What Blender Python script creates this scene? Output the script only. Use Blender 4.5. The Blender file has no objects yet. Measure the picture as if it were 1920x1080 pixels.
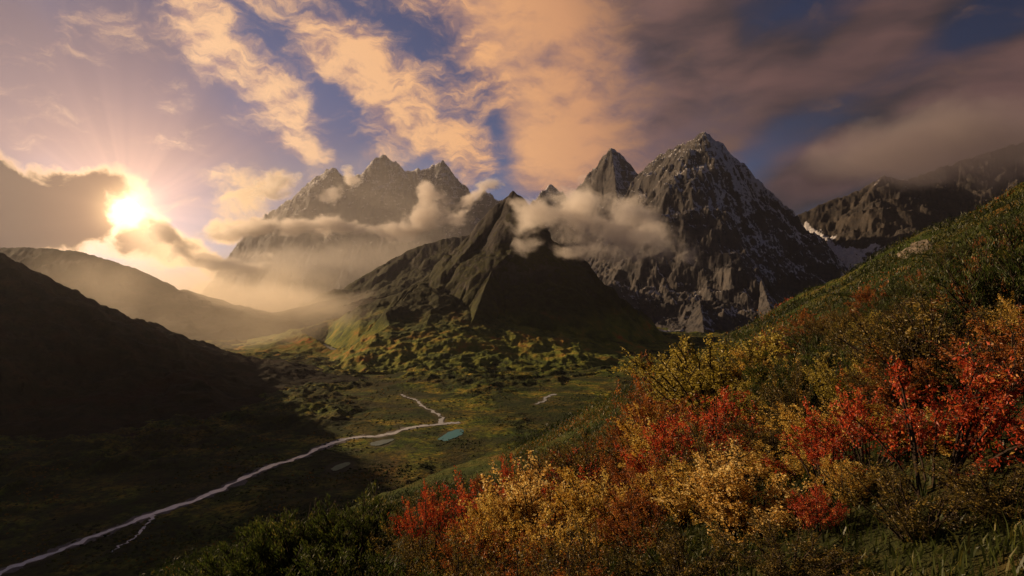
import bpy, math, random
import numpy as np
from mathutils import Vector, Matrix, Quaternion

random.seed(7)
rng = np.random.default_rng(7)
S = bpy.context.scene
COL = S.collection
R = math.radians
F = 1144.0            # focal length of the lens in photograph pixels (1920 wide)
FLOOR = -300.0        # valley floor below the eye

def P(u, v, Y):
    """point at distance Y along the view axis, seen in direction (u, v)"""
    return np.array([(u - 960) / F * Y, Y, (540 - v) / F * Y])

SUN = np.array([-720.0, 1144.0, 145.0]); SUN /= np.linalg.norm(SUN)
LAMP_EL = R(18.0); LAMP_AZ = R(-65.0)       # lamp turned left of and above the visible sun to light left-facing slopes
LAMP = np.array([math.sin(LAMP_AZ) * math.cos(LAMP_EL), math.cos(LAMP_AZ) * math.cos(LAMP_EL), math.sin(LAMP_EL)])

# ------------------------------------------------------------------ noise
def _hash(ix, iy, seed):
    h = (ix.astype(np.int64) * 374761393 + iy.astype(np.int64) * 668265263 + seed * 1442695041) & 0xFFFFFFFF
    h = ((h ^ (h >> 13)) * 1274126177) & 0xFFFFFFFF
    return (h ^ (h >> 16)) & 0xFFFF

def perlin(x, y, seed=0):
    xi = np.floor(x); yi = np.floor(y)
    fx = x - xi; fy = y - yi
    u = fx * fx * fx * (fx * (fx * 6 - 15) + 10); v = fy * fy * fy * (fy * (fy * 6 - 15) + 10)
    def g(dx, dy):
        a = _hash(xi + dx, yi + dy, seed) * (2 * math.pi / 65536)
        return np.cos(a) * (fx - dx) + np.sin(a) * (fy - dy)
    a = g(0, 0); b = g(1, 0); c = g(0, 1); d = g(1, 1)
    return (a + u * (b - a) + v * (c + u * (d - c) - a - u * (b - a))) * 1.5

def fbm(x, y, oct=5, seed=0, gain=0.5, lac=2.03):
    s = np.zeros_like(x); a = 1.0
    for i in range(oct):
        s += a * perlin(x, y, seed + i * 17); a *= gain
        x = x * lac + 3.7; y = y * lac - 1.3
    return s

def ridged(x, y, oct=5, seed=0, gain=0.5, lac=2.1):
    s = np.zeros_like(x); a = 1.0; w = 1.0
    for i in range(oct):
        n = 1 - np.abs(perlin(x, y, seed + i * 31)); n = n * n
        s += a * n * w; w = np.clip(n * 1.6, 0, 1); a *= gain
        x = x * lac + 5.1; y = y * lac + 2.3
    return s

def sstep(a, b, x):
    t = np.clip((x - a) / (b - a), 0, 1); return t * t * (3 - 2 * t)

# ------------------------------------------------------------------ objects
def tag(o, label=None, cat=None, group=None, kind=None):
    if label: o['label'] = label
    if cat: o['category'] = cat
    if group: o['group'] = group
    if kind: o['kind'] = kind
    return o

def np_mesh(name, verts, faces, mat, attrs=None, smooth=True, parent=None, mats=None):
    me = bpy.data.meshes.new(name)
    verts = np.ascontiguousarray(verts, dtype=np.float32); faces = np.ascontiguousarray(faces, dtype=np.int32)
    k = faces.shape[1]
    me.vertices.add(len(verts)); me.vertices.foreach_set('co', verts.ravel())
    me.loops.add(faces.size); me.loops.foreach_set('vertex_index', faces.ravel())
    me.polygons.add(len(faces))
    me.polygons.foreach_set('loop_start', np.arange(0, faces.size, k, dtype=np.int32))
    me.polygons.foreach_set('loop_total', np.full(len(faces), k, dtype=np.int32))
    me.polygons.foreach_set('use_smooth', np.full(len(faces), smooth, dtype=bool))
    for nm, arr in (attrs or {}).items():
        a = me.attributes.new(nm, 'FLOAT', 'POINT'); a.data.foreach_set('value', np.ascontiguousarray(arr, dtype=np.float32))
    me.update(calc_edges=True)
    me.materials.append(mat)
    o = bpy.data.objects.new(name, me); COL.objects.link(o)
    if parent: o.parent = parent
    return o

def grid_faces(nr, na):
    i = np.arange(nr - 1)[:, None] * na + np.arange(na - 1)[None, :]
    i = i.ravel()
    return np.stack([i, i + 1, i + 1 + na, i + na], 1)

# ------------------------------------------------------------------ node helper
class NT:
    def __init__(self, tree):
        self.t = tree; self.n = tree.nodes; self.l = tree.links
    def new(self, typ, **kw):
        nd = self.n.new(typ)
        for k, v in kw.items(): setattr(nd, k, v)
        return nd
    def put(self, sock, val):
        if val is None: return
        if isinstance(val, bpy.types.NodeSocket): self.l.new(val, sock)
        elif isinstance(val, bpy.types.Node): self.l.new(val.outputs[0], sock)
        else:
            if hasattr(sock.default_value, '__len__') and len(sock.default_value) == 4 and len(val) == 3: val = (*val, 1)
            sock.default_value = val
    def math(self, op, a, b=None, c=None, clamp=False):
        nd = self.new('ShaderNodeMath', operation=op, use_clamp=clamp)
        self.put(nd.inputs[0], a)
        if b is not None: self.put(nd.inputs[1], b)
        if c is not None: self.put(nd.inputs[2], c)
        return nd.outputs[0]
    def vmath(self, op, a, b=None, c=None):
        nd = self.new('ShaderNodeVectorMath', operation=op)
        self.put(nd.inputs[0], a)
        if b is not None: self.put(nd.inputs[3 if op == 'SCALE' else 1], b)
        if c is not None: self.put(nd.inputs[2], c)
        return nd.outputs['Value'] if op in ('DOT_PRODUCT', 'LENGTH', 'DISTANCE') else nd.outputs[0]
    def mapr(self, x, a, b, c=0.0, d=1.0, smooth=True):
        nd = self.new('ShaderNodeMapRange', interpolation_type='SMOOTHSTEP' if smooth else 'LINEAR', clamp=True)
        for i, v in enumerate((x, a, b, c, d)): self.put(nd.inputs[i], v)
        return nd.outputs[0]
    def noise(self, vec, scale, detail=4, rough=0.5, dist=0.0, color=False, dim='3D'):
        nd = self.new('ShaderNodeTexNoise', noise_dimensions=dim)
        if vec is not None: self.put(nd.inputs['Vector'], vec)
        nd.inputs['Scale'].default_value = scale; nd.inputs['Detail'].default_value = detail
        nd.inputs['Roughness'].default_value = rough; nd.inputs['Distortion'].default_value = dist
        return nd.outputs['Color' if color else 0]
    def mix(self, f, a, b, blend='MIX'):
        nd = self.new('ShaderNodeMix', data_type='RGBA', blend_type=blend)
        self.put(nd.inputs[0], f); self.put(nd.inputs[6], a); self.put(nd.inputs[7], b)
        return nd.outputs[2]
    def ramp(self, f, stops, interp='LINEAR'):
        nd = self.new('ShaderNodeValToRGB'); cr = nd.color_ramp; cr.interpolation = interp
        while len(cr.elements) < len(stops): cr.elements.new(0.5)
        for e, (p, c) in zip(cr.elements, stops): e.position = p; e.color = (*c, 1)
        self.put(nd.inputs[0], f); return nd.outputs[0]
    def mapping(self, vec, loc=(0, 0, 0), rot=(0, 0, 0), scale=(1, 1, 1), typ='POINT'):
        nd = self.new('ShaderNodeMapping', vector_type=typ)
        self.put(nd.inputs[0], vec); nd.inputs[1].default_value = loc; nd.inputs[2].default_value = rot; nd.inputs[3].default_value = scale
        return nd.outputs[0]
    def attr(self, name):
        return self.new('ShaderNodeAttribute', attribute_name=name).outputs['Fac']

def material(name):
    m = bpy.data.materials.new(name); m.use_nodes = True
    nt = NT(m.node_tree); nt.n.clear()
    out = nt.new('ShaderNodeOutputMaterial')
    return m, nt, out

def principled(nt, out, color, rough=0.9, bump=None, bump_s=0.5, bump_d=1.0, spec=0.2):
    b = nt.new('ShaderNodeBsdfPrincipled')
    nt.put(b.inputs['Base Color'], color); nt.put(b.inputs['Roughness'], rough)
    b.inputs['Specular IOR Level'].default_value = spec
    if bump is not None:
        bp = nt.new('ShaderNodeBump'); bp.inputs['Strength'].default_value = bump_s; bp.inputs['Distance'].default_value = bump_d
        nt.put(bp.inputs['Height'], bump); nt.l.new(bp.outputs[0], b.inputs['Normal'])
    nt.l.new(b.outputs[0], out.inputs[0])
    return b

# ------------------------------------------------------------------ materials
def mat_rock(name, dark, mid, warm, snow_bias):
    m, nt, out = material(name)
    geo = nt.new('ShaderNodeNewGeometry'); pos = geo.outputs['Position']
    n1 = nt.noise(pos, 0.004, 8, 0.62); n2 = nt.noise(pos, 0.035, 6, 0.65)
    sv = nt.new('ShaderNodeCombineXYZ'); nt.put(sv.inputs[0], nt.math('MULTIPLY', nt.attr('gs'), 0.022)); nt.put(sv.inputs[1], nt.math('MULTIPLY', nt.attr('gd'), 0.0035))
    fall = nt.noise(nt.vmath('MULTIPLY_ADD', nt.noise(pos, 0.010, 3, 0.6, color=True), (2.2, 2.2, 0), sv.outputs[0]), 1.0, 8, 0.68, 0.4)
    strat = nt.noise(nt.mapping(pos, rot=(0.5, 0.85, 0.3), scale=(0.004, 0.004, 0.020)), 1.0, 7, 0.65, 0.8)
    c = nt.ramp(n1, [(0.3, dark), (0.55, mid), (0.8, warm)])
    c = nt.mix(nt.mapr(strat, 0.42, 0.66), c, nt.mix(0.5, c, warm))
    c = nt.mix(nt.mapr(n2, 0.35, 0.7, 0.0, 0.6), c, dark)
    c = nt.mix(nt.mapr(fall, 0.48, 0.62, 0.0, 0.75), c, nt.mix(0.35, warm, dark))
    snow = nt.math('ADD', nt.attr('snow'), nt.math('MULTIPLY', nt.math('SUBTRACT', nt.math('ADD', nt.math('MULTIPLY', n2, 0.35), nt.math('ADD', nt.math('MULTIPLY', strat, 0.45), nt.math('MULTIPLY', fall, 0.8))), 0.80), 2.6))
    sm = nt.mapr(snow, 0.5 - snow_bias, 0.72 - snow_bias)
    c = nt.mix(sm, c, nt.ramp(n2, [(0.3, (0.36, 0.36, 0.40)), (0.6, (0.60, 0.60, 0.63))]))
    veg = nt.attr('veg')
    vn = nt.math('ADD', veg, nt.math('ADD', nt.math('MULTIPLY', nt.math('SUBTRACT', n2, 0.5), 1.2), nt.math('MULTIPLY', nt.math('SUBTRACT', fall, 0.5), 1.6)))
    vc = nt.ramp(nt.math('ADD', nt.math('MULTIPLY', nt.noise(pos, 0.010, 6, 0.62), 0.6), nt.math('MULTIPLY', fall, 0.4)), [(0.36, (0.018, 0.024, 0.008)), (0.45, (0.070, 0.095, 0.014)), (0.52, (0.16, 0.17, 0.022)), (0.58, (0.26, 0.18, 0.028)), (0.65, (0.38, 0.11, 0.022))])
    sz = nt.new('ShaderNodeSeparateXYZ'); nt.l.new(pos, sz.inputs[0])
    heath = nt.ramp(n2, [(0.35, (0.014, 0.017, 0.007)), (0.6, (0.040, 0.040, 0.013)), (0.75, (0.075, 0.055, 0.018))])  # darker turf tones that paint cloud shadow onto the upper slopes
    vc = nt.mix(nt.mapr(nt.math('ADD', sz.outputs[2], nt.math('MULTIPLY', nt.math('SUBTRACT', n1, 0.5), 260.0)), -235.0, -90.0), vc, heath)  # blend by height: painted shade above, bright lit-looking foot below
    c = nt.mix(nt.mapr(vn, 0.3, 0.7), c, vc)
    hb = nt.math('ADD', nt.math('ADD', nt.math('MULTIPLY', n2, 10.0), nt.math('MULTIPLY', strat, 12.0)), nt.math('MULTIPLY', fall, 14.0))
    principled(nt, out, c, 0.92, hb, 0.7, 1.0, 0.15)
    return m

def mat_valley(name, k=1.0):
    """grass, heath and low scrub: green, brown and rust patches"""
    m, nt, out = material(name)
    geo = nt.new('ShaderNodeNewGeometry'); pos = geo.outputs['Position']
    n0 = nt.noise(pos, 0.0035, 6, 0.6, 0.6); n1 = nt.noise(pos, 0.018, 7, 0.62); n2 = nt.noise(pos, 0.11, 5, 0.7)
    c = nt.ramp(n1, [(0.28, (0.018, 0.022, 0.010)), (0.45, (0.040, 0.050, 0.014)), (0.58, (0.085, 0.080, 0.022)), (0.72, (0.14, 0.085, 0.026))])
    c = nt.mix(nt.mapr(n0, 0.5, 0.72), c, nt.ramp(n2, [(0.35, (0.05, 0.025, 0.012)), (0.6, (0.15, 0.060, 0.018))]))
    c = nt.mix(nt.mapr(n2, 0.45, 0.68, 0.0, 0.75), c, (0.014, 0.020, 0.008))
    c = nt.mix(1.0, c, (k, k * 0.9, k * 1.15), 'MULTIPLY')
    hb = nt.math('ADD', nt.math('MULTIPLY', n2, 4.0), nt.math('MULTIPLY', n1, 10.0))
    principled(nt, out, c, 0.95, hb, 0.8, 1.0, 0.1)
    return m

def mat_hill(name):
    """near hillside: earth and low heath cover under the shrubs"""
    m, nt, out = material(name)
    geo = nt.new('ShaderNodeNewGeometry'); pos = geo.outputs['Position']
    dist = nt.vmath('LENGTH', pos)
    f0 = nt.noise(pos, 0.010, 6, 0.6, 0.4); n1 = nt.noise(pos, 0.09, 7, 0.65, 0.5); n2 = nt.noise(pos, 0.9, 7, 0.7); n3 = nt.noise(pos, 9.0, 5, 0.7)
    near = nt.ramp(n2, [(0.3, (0.010, 0.012, 0.005)), (0.5, (0.030, 0.034, 0.010)), (0.7, (0.075, 0.050, 0.016))])
    veg = nt.ramp(n1, [(0.30, (0.016, 0.026, 0.007)), (0.48, (0.045, 0.062, 0.012)), (0.60, (0.10, 0.085, 0.018)), (0.74, (0.20, 0.075, 0.018))])
    veg = nt.mix(nt.mapr(n2, 0.45, 0.7, 0.0, 0.7), veg, (0.016, 0.024, 0.007))
    c = nt.mix(nt.mapr(dist, 15, 60), near, veg)
    vn1 = nt.noise(pos, 0.018, 7, 0.62); vn0 = nt.noise(pos, 0.0035, 6, 0.6, 0.6)
    val = nt.ramp(vn1, [(0.28, (0.018, 0.028, 0.007)), (0.42, (0.050, 0.085, 0.010)), (0.52, (0.15, 0.165, 0.018)), (0.62, (0.34, 0.25, 0.032))])
    val = nt.mix(nt.mapr(vn0, 0.5, 0.72), val, nt.ramp(n1, [(0.35, (0.045, 0.032, 0.010)), (0.6, (0.19, 0.080, 0.016))]))
    val = nt.mix(nt.mapr(n1, 0.46, 0.60, 0.0, 0.8), val, (0.014, 0.022, 0.007))
    val = nt.mix(nt.mapr(nt.noise(pos, 0.16, 5, 0.7), 0.5, 0.62, 0.0, 0.7), val, (0.012, 0.016, 0.006))
    val = nt.mix(nt.mapr(nt.noise(pos, 0.0065, 5, 0.6, 0.5), 0.44, 0.60, 0.75, 0.0), val, (0.016, 0.022, 0.008))
    c = nt.mix(nt.mapr(dist, 350, 650), c, val)
    c = nt.mix(nt.math('MULTIPLY', nt.attr('sand'), 0.6), c, (0.10, 0.085, 0.05))
    hb = nt.math('ADD', nt.math('MULTIPLY', n3, 0.05), nt.math('MULTIPLY', n2, 0.5))
    hb = nt.math('ADD', hb, nt.math('MULTIPLY', nt.mapr(dist, 40, 300), nt.math('MULTIPLY', n1, 5.0)))
    principled(nt, out, c, 0.95, hb, 0.9, 1.0, 0.1)
    return m

def mat_water(name, col, rough=0.25, var=0.3):
    m, nt, out = material(name)
    geo = nt.new('ShaderNodeNewGeometry'); pos = geo.outputs['Position']
    n = nt.noise(pos, 0.12, 5, 0.7, 1.0)
    c = nt.mix(nt.mapr(n, 0.35, 0.7, 0, var), col, tuple(0.3 * q for q in col))
    principled(nt, out, c, rough, n, 0.05, 1.0, 0.5)
    return m

def mat_leaf(name, stops, trans=0.5):
    m, nt, out = material(name)
    at = nt.attr('tint')
    c = nt.ramp(at, stops)
    d = nt.new('ShaderNodeBsdfDiffuse'); t = nt.new('ShaderNodeBsdfTranslucent'); g = nt.new('ShaderNodeBsdfGlossy')
    nt.put(d.inputs[0], c); nt.put(t.inputs[0], c); g.inputs[1].default_value = 0.45; nt.put(g.inputs[0], (0.5, 0.5, 0.5))
    mx = nt.new('ShaderNodeMixShader'); mx.inputs[0].default_value = trans
    nt.l.new(d.outputs[0], mx.inputs[1]); nt.l.new(t.outputs[0], mx.inputs[2])
    m2 = nt.new('ShaderNodeMixShader'); m2.inputs[0].default_value = 0.04
    nt.l.new(mx.outputs[0], m2.inputs[1]); nt.l.new(g.outputs[0], m2.inputs[2])
    nt.l.new(m2.outputs[0], out.inputs[0])
    return m

def mat_plain(name, c1, c2, scale, rough=0.9):
    m, nt, out = material(name)
    tc = nt.new('ShaderNodeTexCoord')
    n = nt.noise(tc.outputs['Object'], scale, 6, 0.65)
    principled(nt, out, nt.ramp(n, [(0.35, c1), (0.65, c2)]), rough, n, 0.4, 0.05, 0.2)
    return m

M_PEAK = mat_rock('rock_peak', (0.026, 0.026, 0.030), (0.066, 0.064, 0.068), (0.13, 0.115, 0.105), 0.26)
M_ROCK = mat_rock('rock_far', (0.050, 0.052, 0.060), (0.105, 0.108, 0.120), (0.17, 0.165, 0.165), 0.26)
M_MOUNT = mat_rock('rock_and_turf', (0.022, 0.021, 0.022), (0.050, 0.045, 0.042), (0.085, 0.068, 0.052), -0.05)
M_VALLEY = mat_valley('heath')
M_HILL = mat_hill('hillside_heath')
M_SHADED = mat_valley('shaded_heath', 0.26)  # heath colours scaled down so the backlit left hills carry their shade

# ------------------------------------------------------------------ ground: valley floor and the hillside the viewer stands on
def on_floor(u, v):
    Y = -FLOOR * F / (v - 540.0)
    return np.array([(u - 960) / F * Y, Y])

RIVER = [on_floor(*p) for p in [(-160, 1150), (0, 1074), (90, 1040), (180, 1005), (280, 966), (370, 936), (440, 905), (500, 877), (560, 858), (610, 836), (660, 821), (720, 816), (770, 802), (830, 795), (862, 792)]]
BRANCH = [on_floor(*p) for p in [(826, 794), (828, 782), (812, 772), (790, 760), (780, 750), (764, 745), (752, 739)]]
RILL = [on_floor(*p) for p in [(1004, 758), (1020, 752), (1024, 745), (1040, 739)]]
GLINT = [on_floor(*p) for p in [(668, 668), (640, 664), (622, 654), (606, 648), (592, 641)]]
HEAD = [on_floor(*p) for p in [(450, 626), (446, 618), (440, 611), (443, 605)]]

def poly_dist(X, Y, pts):
    d = np.full(X.shape, 1e9)
    for a, b in zip(pts[:-1], pts[1:]):
        ab = b - a; t = np.clip(((X - a[0]) * ab[0] + (Y - a[1]) * ab[1]) / (ab @ ab), 0, 1)
        d = np.minimum(d, np.hypot(X - a[0] - t * ab[0], Y - a[1] - t * ab[1]))
    return d


# ------------------------------------------------------------------ mountains from ridge lines
def ridge_height(X, Y, ridges, slope, L, seed, warp=(120, 900), gully=(60, 260), bump=25, turfy=False):
    no = 2 if turfy else 4
    wx = fbm(X / warp[1], Y / warp[1], no, seed) * warp[0]; wy = fbm(X / warp[1] + 9, Y / warp[1] - 7, no, seed + 5) * warp[0]
    best = np.full(X.shape, -1e9); bd = np.zeros(X.shape); bs = np.zeros(X.shape); bslope = np.zeros(X.shape)
    for ri, rd in enumerate(ridges):
        pts = np.array(rd['pts']); sl = rd.get('slope', slope); ll = rd.get('L', L)
        arc = 0.0
        for a, b in zip(pts[:-1], pts[1:]):
            ab = b[:2] - a[:2]; ln2 = ab @ ab; ln = math.sqrt(ln2)
            px = X - a[0]; py = Y - a[1]
            t0 = np.clip((px * ab[0] + py * ab[1]) / ln2, 0, 1)
            d0 = np.hypot(px - t0 * ab[0], py - t0 * ab[1])
            fade = sstep(0, warp[0] * 3, d0)
            px2 = px + wx * fade; py2 = py + wy * fade
            t = np.clip((px2 * ab[0] + py2 * ab[1]) / ln2, 0, 1)
            d = np.hypot(px2 - t * ab[0], py2 - t * ab[1])
            h = a[2] + t * (b[2] - a[2]) - sl * d / (1 + d / ll)
            w = h > best
            best = np.where(w, h, best); bd = np.where(w, d, bd); bs = np.where(w, arc + t * ln + ri * 5000, bs)
            arc += ln
    ga, gl = gully
    # gullies and buttresses run down the fall line, away from each ridge
    sw = fbm(X / (gl * 3), Y / (gl * 3), 3, seed + 40) * gl * 0.5
    grow = sstep(0, gl * 2.2, bd)
    if turfy:      # smooth flanks cut by thin creases
        g = -0.55 * ridged((bs + sw) / gl, bd / (gl * 5), 3, seed + 11) ** 2 + 0.25
        g2 = -0.45 * ridged((bs + sw * 0.7) / (gl * 0.27), bd / (gl * 2.2), 3, seed + 61) ** 2 + 0.2
        z = best + (g * ga + g2 * ga * 0.30) * (0.10 + 0.90 * grow) * (0.18 + 0.82 * sstep(FLOOR + 60, FLOOR + 420, best))
    else:          # sharp buttresses
        g = ridged((bs + sw) / gl, bd / (gl * 4), 3, seed + 11) - 1.30
        g2 = ridged((bs + sw * 0.7) / (gl * 0.31), bd / (gl * 1.6), 4, seed + 61) - 1.25
        z = best + (g * ga * 0.72 + g2 * ga * 0.22) * (0.08 + 0.92 * grow)
        bt = (best - best.min()) / 130.0 + fbm(X / 500, Y / 500, 3, seed + 91) * 2.5      # ledges of tilted rock bands
        z += (np.abs((bt % 1.0) - 0.5) - 0.25) * 42 * grow * sstep(-0.2, 0.4, fbm(X / 330, Y / 330, 3, seed + 95))
    z += (ridged(X / 190, Y / 190, 5, seed + 23) - 1.2) * bump * ((0.35 if turfy else 0.6) + 0.65 * sstep(0, 200, bd))
    z += fbm(X / 45, Y / 45, 4, seed + 29) * bump * (0.45 if turfy else 0.3)
    z += (ridged(X / 38, Y / 38, 3, seed + 33) - 1.0) * bump * 0.22
    return z, bd, bs + sw * 0.6

def mountain(name, label, az_u, yr, ridges, slope, L, seed, mat, nr=220, na=420, snow=None, veg=None, zmin=-330, keep_off=None, bank=0.55, **kw):
    us = np.linspace(az_u[0], az_u[1], na)
    ys = np.geomspace(yr[0], yr[1], nr)
    tanx = (us - 960) / F
    Yg = np.repeat(ys[:, None], na, 1); Xg = Yg * tanx[None, :]
    z, bd, gs = ridge_height(Xg, Yg, ridges, slope, L, seed, **kw)
    if kw.get('turfy'):
        toe = FLOOR - 10 + 9 * fbm(Xg / 160, Yg / 160, 3, seed + 71) - 60 * (1 - sstep(yr[0], yr[0] * 1.16, Yg))
        k = 85.0; hmix = np.clip(0.5 + 0.5 * (z - toe) / k, 0, 1)
        z = np.where(z > toe - k, toe + (z - toe) * hmix + k * hmix * (1 - hmix), z)
        z = np.where(z < toe - k * 0.98, zmin - 40, z)
    else:
        toe = FLOOR - 20 + 60 * fbm(Xg / 500, Yg / 500, 3, seed + 71)
        k = 420.0; hmix = np.clip(0.5 + 0.5 * (z - toe) / k, 0, 1)
        z = np.where(z > toe - k, toe + (z - toe) * hmix + k * hmix * (1 - hmix) * 0.8, zmin - 40)
    if keep_off is not None:
        z = np.minimum(z, FLOOR - 14 + bank * np.maximum(0, poly_dist(Xg, Yg, keep_off) - 8) + (0.003 * poly_dist(Xg, Yg, keep_off) ** 2 if bank > 0.6 else 0))
    z = np.maximum(z, zmin - 40)
    # normals for snow and turf
    nx = np.gradient(z, axis=1) / np.maximum(np.gradient(Xg, axis=1), 1e-3)
    ny = np.gradient(z, axis=0) / np.gradient(Yg, axis=0) - nx * tanx[None, :]
    nz = 1 / np.sqrt(1 + nx * nx + ny * ny)
    sn = np.full(z.shape, -1.0) if snow is None else snow(Xg, Yg, z, nx, ny, nz)
    vg = np.zeros(z.shape) if veg is None else veg(Xg, Yg, z, nx, ny, nz)
    v = np.stack([Xg, Yg, z], -1).reshape(-1, 3)
    f = grid_faces(nr, na)
    keep = (z.ravel()[f] > zmin - 39).any(1)
    o = np_mesh(name, v, f[keep], mat, {'snow': sn.ravel(), 'veg': vg.ravel(), 'gs': gs.ravel(), 'gd': bd.ravel()})
    return tag(o, label, 'mountain' if name.startswith('mountain') else 'hill', kind='structure')

def line(*pts): return [P(*p) for p in pts]

def snow_high(z0, z1, k=1.0, aspect=0.0):
    def f(X, Y, z, nx, ny, nz):
        s = (z - z0) / (z1 - z0)
        return np.clip(s, -1, 1.0) * 0.55 * k + (nz - 0.62) * 0.9 + aspect * (-nx) * nz
    return f

# far snow-dusted range at the head of the valley
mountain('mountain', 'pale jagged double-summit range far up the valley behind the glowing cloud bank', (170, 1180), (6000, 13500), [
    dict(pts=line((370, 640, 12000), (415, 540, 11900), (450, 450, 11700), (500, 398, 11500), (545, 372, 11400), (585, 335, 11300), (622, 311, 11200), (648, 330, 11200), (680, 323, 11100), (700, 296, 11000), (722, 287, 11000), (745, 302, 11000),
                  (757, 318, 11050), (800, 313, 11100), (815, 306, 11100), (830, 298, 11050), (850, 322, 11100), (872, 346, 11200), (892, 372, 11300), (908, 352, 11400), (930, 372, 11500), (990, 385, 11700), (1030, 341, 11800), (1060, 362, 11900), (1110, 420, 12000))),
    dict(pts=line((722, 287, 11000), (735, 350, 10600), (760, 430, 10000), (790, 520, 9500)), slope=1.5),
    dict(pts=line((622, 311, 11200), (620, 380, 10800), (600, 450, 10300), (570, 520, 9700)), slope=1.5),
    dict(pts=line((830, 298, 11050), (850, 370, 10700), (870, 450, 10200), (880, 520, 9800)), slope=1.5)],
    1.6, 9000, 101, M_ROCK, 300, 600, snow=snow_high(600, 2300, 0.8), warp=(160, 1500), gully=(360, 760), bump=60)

# sharp second peak
mountain('mountain', 'sharp small rock pyramid just left of the tallest snow-streaked peak', (960, 1400), (5000, 10200), [
    dict(pts=line((1010, 520, 9300), (1060, 400, 9100), (1088, 362, 8950), (1112, 320, 8800), (1132, 290, 8650), (1146, 275, 8600), (1168, 289, 8600), (1178, 303, 8600), (1200, 330, 8650), (1230, 380, 8700), (1300, 460, 8800))),
    dict(pts=line((1146, 275, 8600), (1156, 350, 8000), (1160, 450, 7200), (1150, 540, 6300)), slope=1.5)],
    1.6, 6000, 131, M_PEAK, 200, 330, snow=snow_high(600, 2100, 0.6, 0.45), warp=(100, 700), gully=(170, 420), bump=38)

# tallest peak
mountain('mountain', 'tallest dark rock peak with snow streaks and a sunlit summit', (1000, 1800), (2700, 7600), [
    dict(pts=line((1090, 560, 7900), (1150, 440, 7750), (1185, 370, 7450), (1205, 330, 7200), (1232, 292, 6880), (1262, 276, 6560), (1292, 264, 6250), (1308, 252, 6090), (1320, 242, 6000), (1334, 254, 6000), (1352, 262, 6010), (1378, 292, 6040), (1402, 312, 6060), (1420, 338, 6080),
                  (1440, 350, 6100), (1470, 386, 6150), (1490, 406, 6180), (1530, 452, 6230), (1575, 510, 6300), (1620, 580, 6350), (1680, 680, 6400))),
    dict(pts=line((1320, 242, 6000), (1329, 310, 5720), (1346, 352, 5560), (1362, 398, 5350), (1395, 458, 5050), (1430, 530, 4600), (1450, 600, 4200), (1460, 680, 3700)), slope=1.35),
    dict(pts=line((1262, 276, 6560), (1272, 340, 6150), (1286, 400, 5750), (1300, 470, 5200), (1312, 560, 4600), (1320, 640, 4000)), slope=1.4),
    dict(pts=line((1205, 330, 7200), (1212, 400, 6700), (1222, 470, 6000), (1236, 560, 5200), (1245, 640, 4500)), slope=1.4),
    dict(pts=line((1420, 338, 6080), (1436, 410, 5850), (1458, 470, 5600), (1486, 540, 5150), (1505, 610, 4700)), slope=1.4)],
    1.40, 6000, 151, M_PEAK, 420, 660, snow=snow_high(150, 1350, 0.80, 0.75), warp=(110, 640), gully=(190, 460), bump=40)

# right-hand back mountain, its top in cloud, with a glacier in its bowl
def back_snow(X, Y, z, nx, ny, nz):
    u = 960 + F * X / Y; v = 540 - F * z / Y
    s = snow_high(200, 1900, 0.4)(X, Y, z, nx, ny, nz)
    def pt(a, b, w):
        ab = np.array(b) - np.array(a); t = np.clip(((u - a[0]) * ab[0] + (v - a[1]) * ab[1]) / (ab @ ab), 0, 1)
        return w - np.hypot(u - a[0] - t * ab[0], v - a[1] - t * ab[1])
    g = np.maximum.reduce([pt((1508, 424), (1556, 452), 9), pt((1555, 468), (1610, 482), 13), pt((1600, 480), (1645, 460), 7), pt((1590, 485), (1650, 530), 22)])
    g = g + fbm(X / 90, Y / 90, 5, 3) * 9
    return np.where(g > 0, 0.55 + 0.1 * g, s)
mountain('mountain', 'dark mountain with its summit in grey cloud and a small glacier below', (1340, 2250), (4000, 9000), [
    dict(pts=line((1380, 500, 7300), (1440, 440, 7250), (1490, 404, 7200), (1535, 384, 7150), (1600, 360, 7100), (1640, 338, 7050), (1656, 326, 7050), (1690, 338, 7100), (1740, 322, 7150), (1800, 300, 7200), (1900, 270, 7200), (2050, 240, 7300), (2250, 240, 7400))),
    dict(pts=line((1656, 326, 7050), (1690, 400, 6700), (1730, 460, 6300), (1760, 540, 5800)), slope=0.9),
    dict(pts=line((1800, 300, 7200), (1830, 380, 6800), (1860, 460, 6300), (1880, 560, 5700)), slope=0.9)],
    0.95, 4000, 171, M_MOUNT, 240, 520, snow=back_snow, warp=(90, 700), gully=(150, 380), bump=34)

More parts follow.
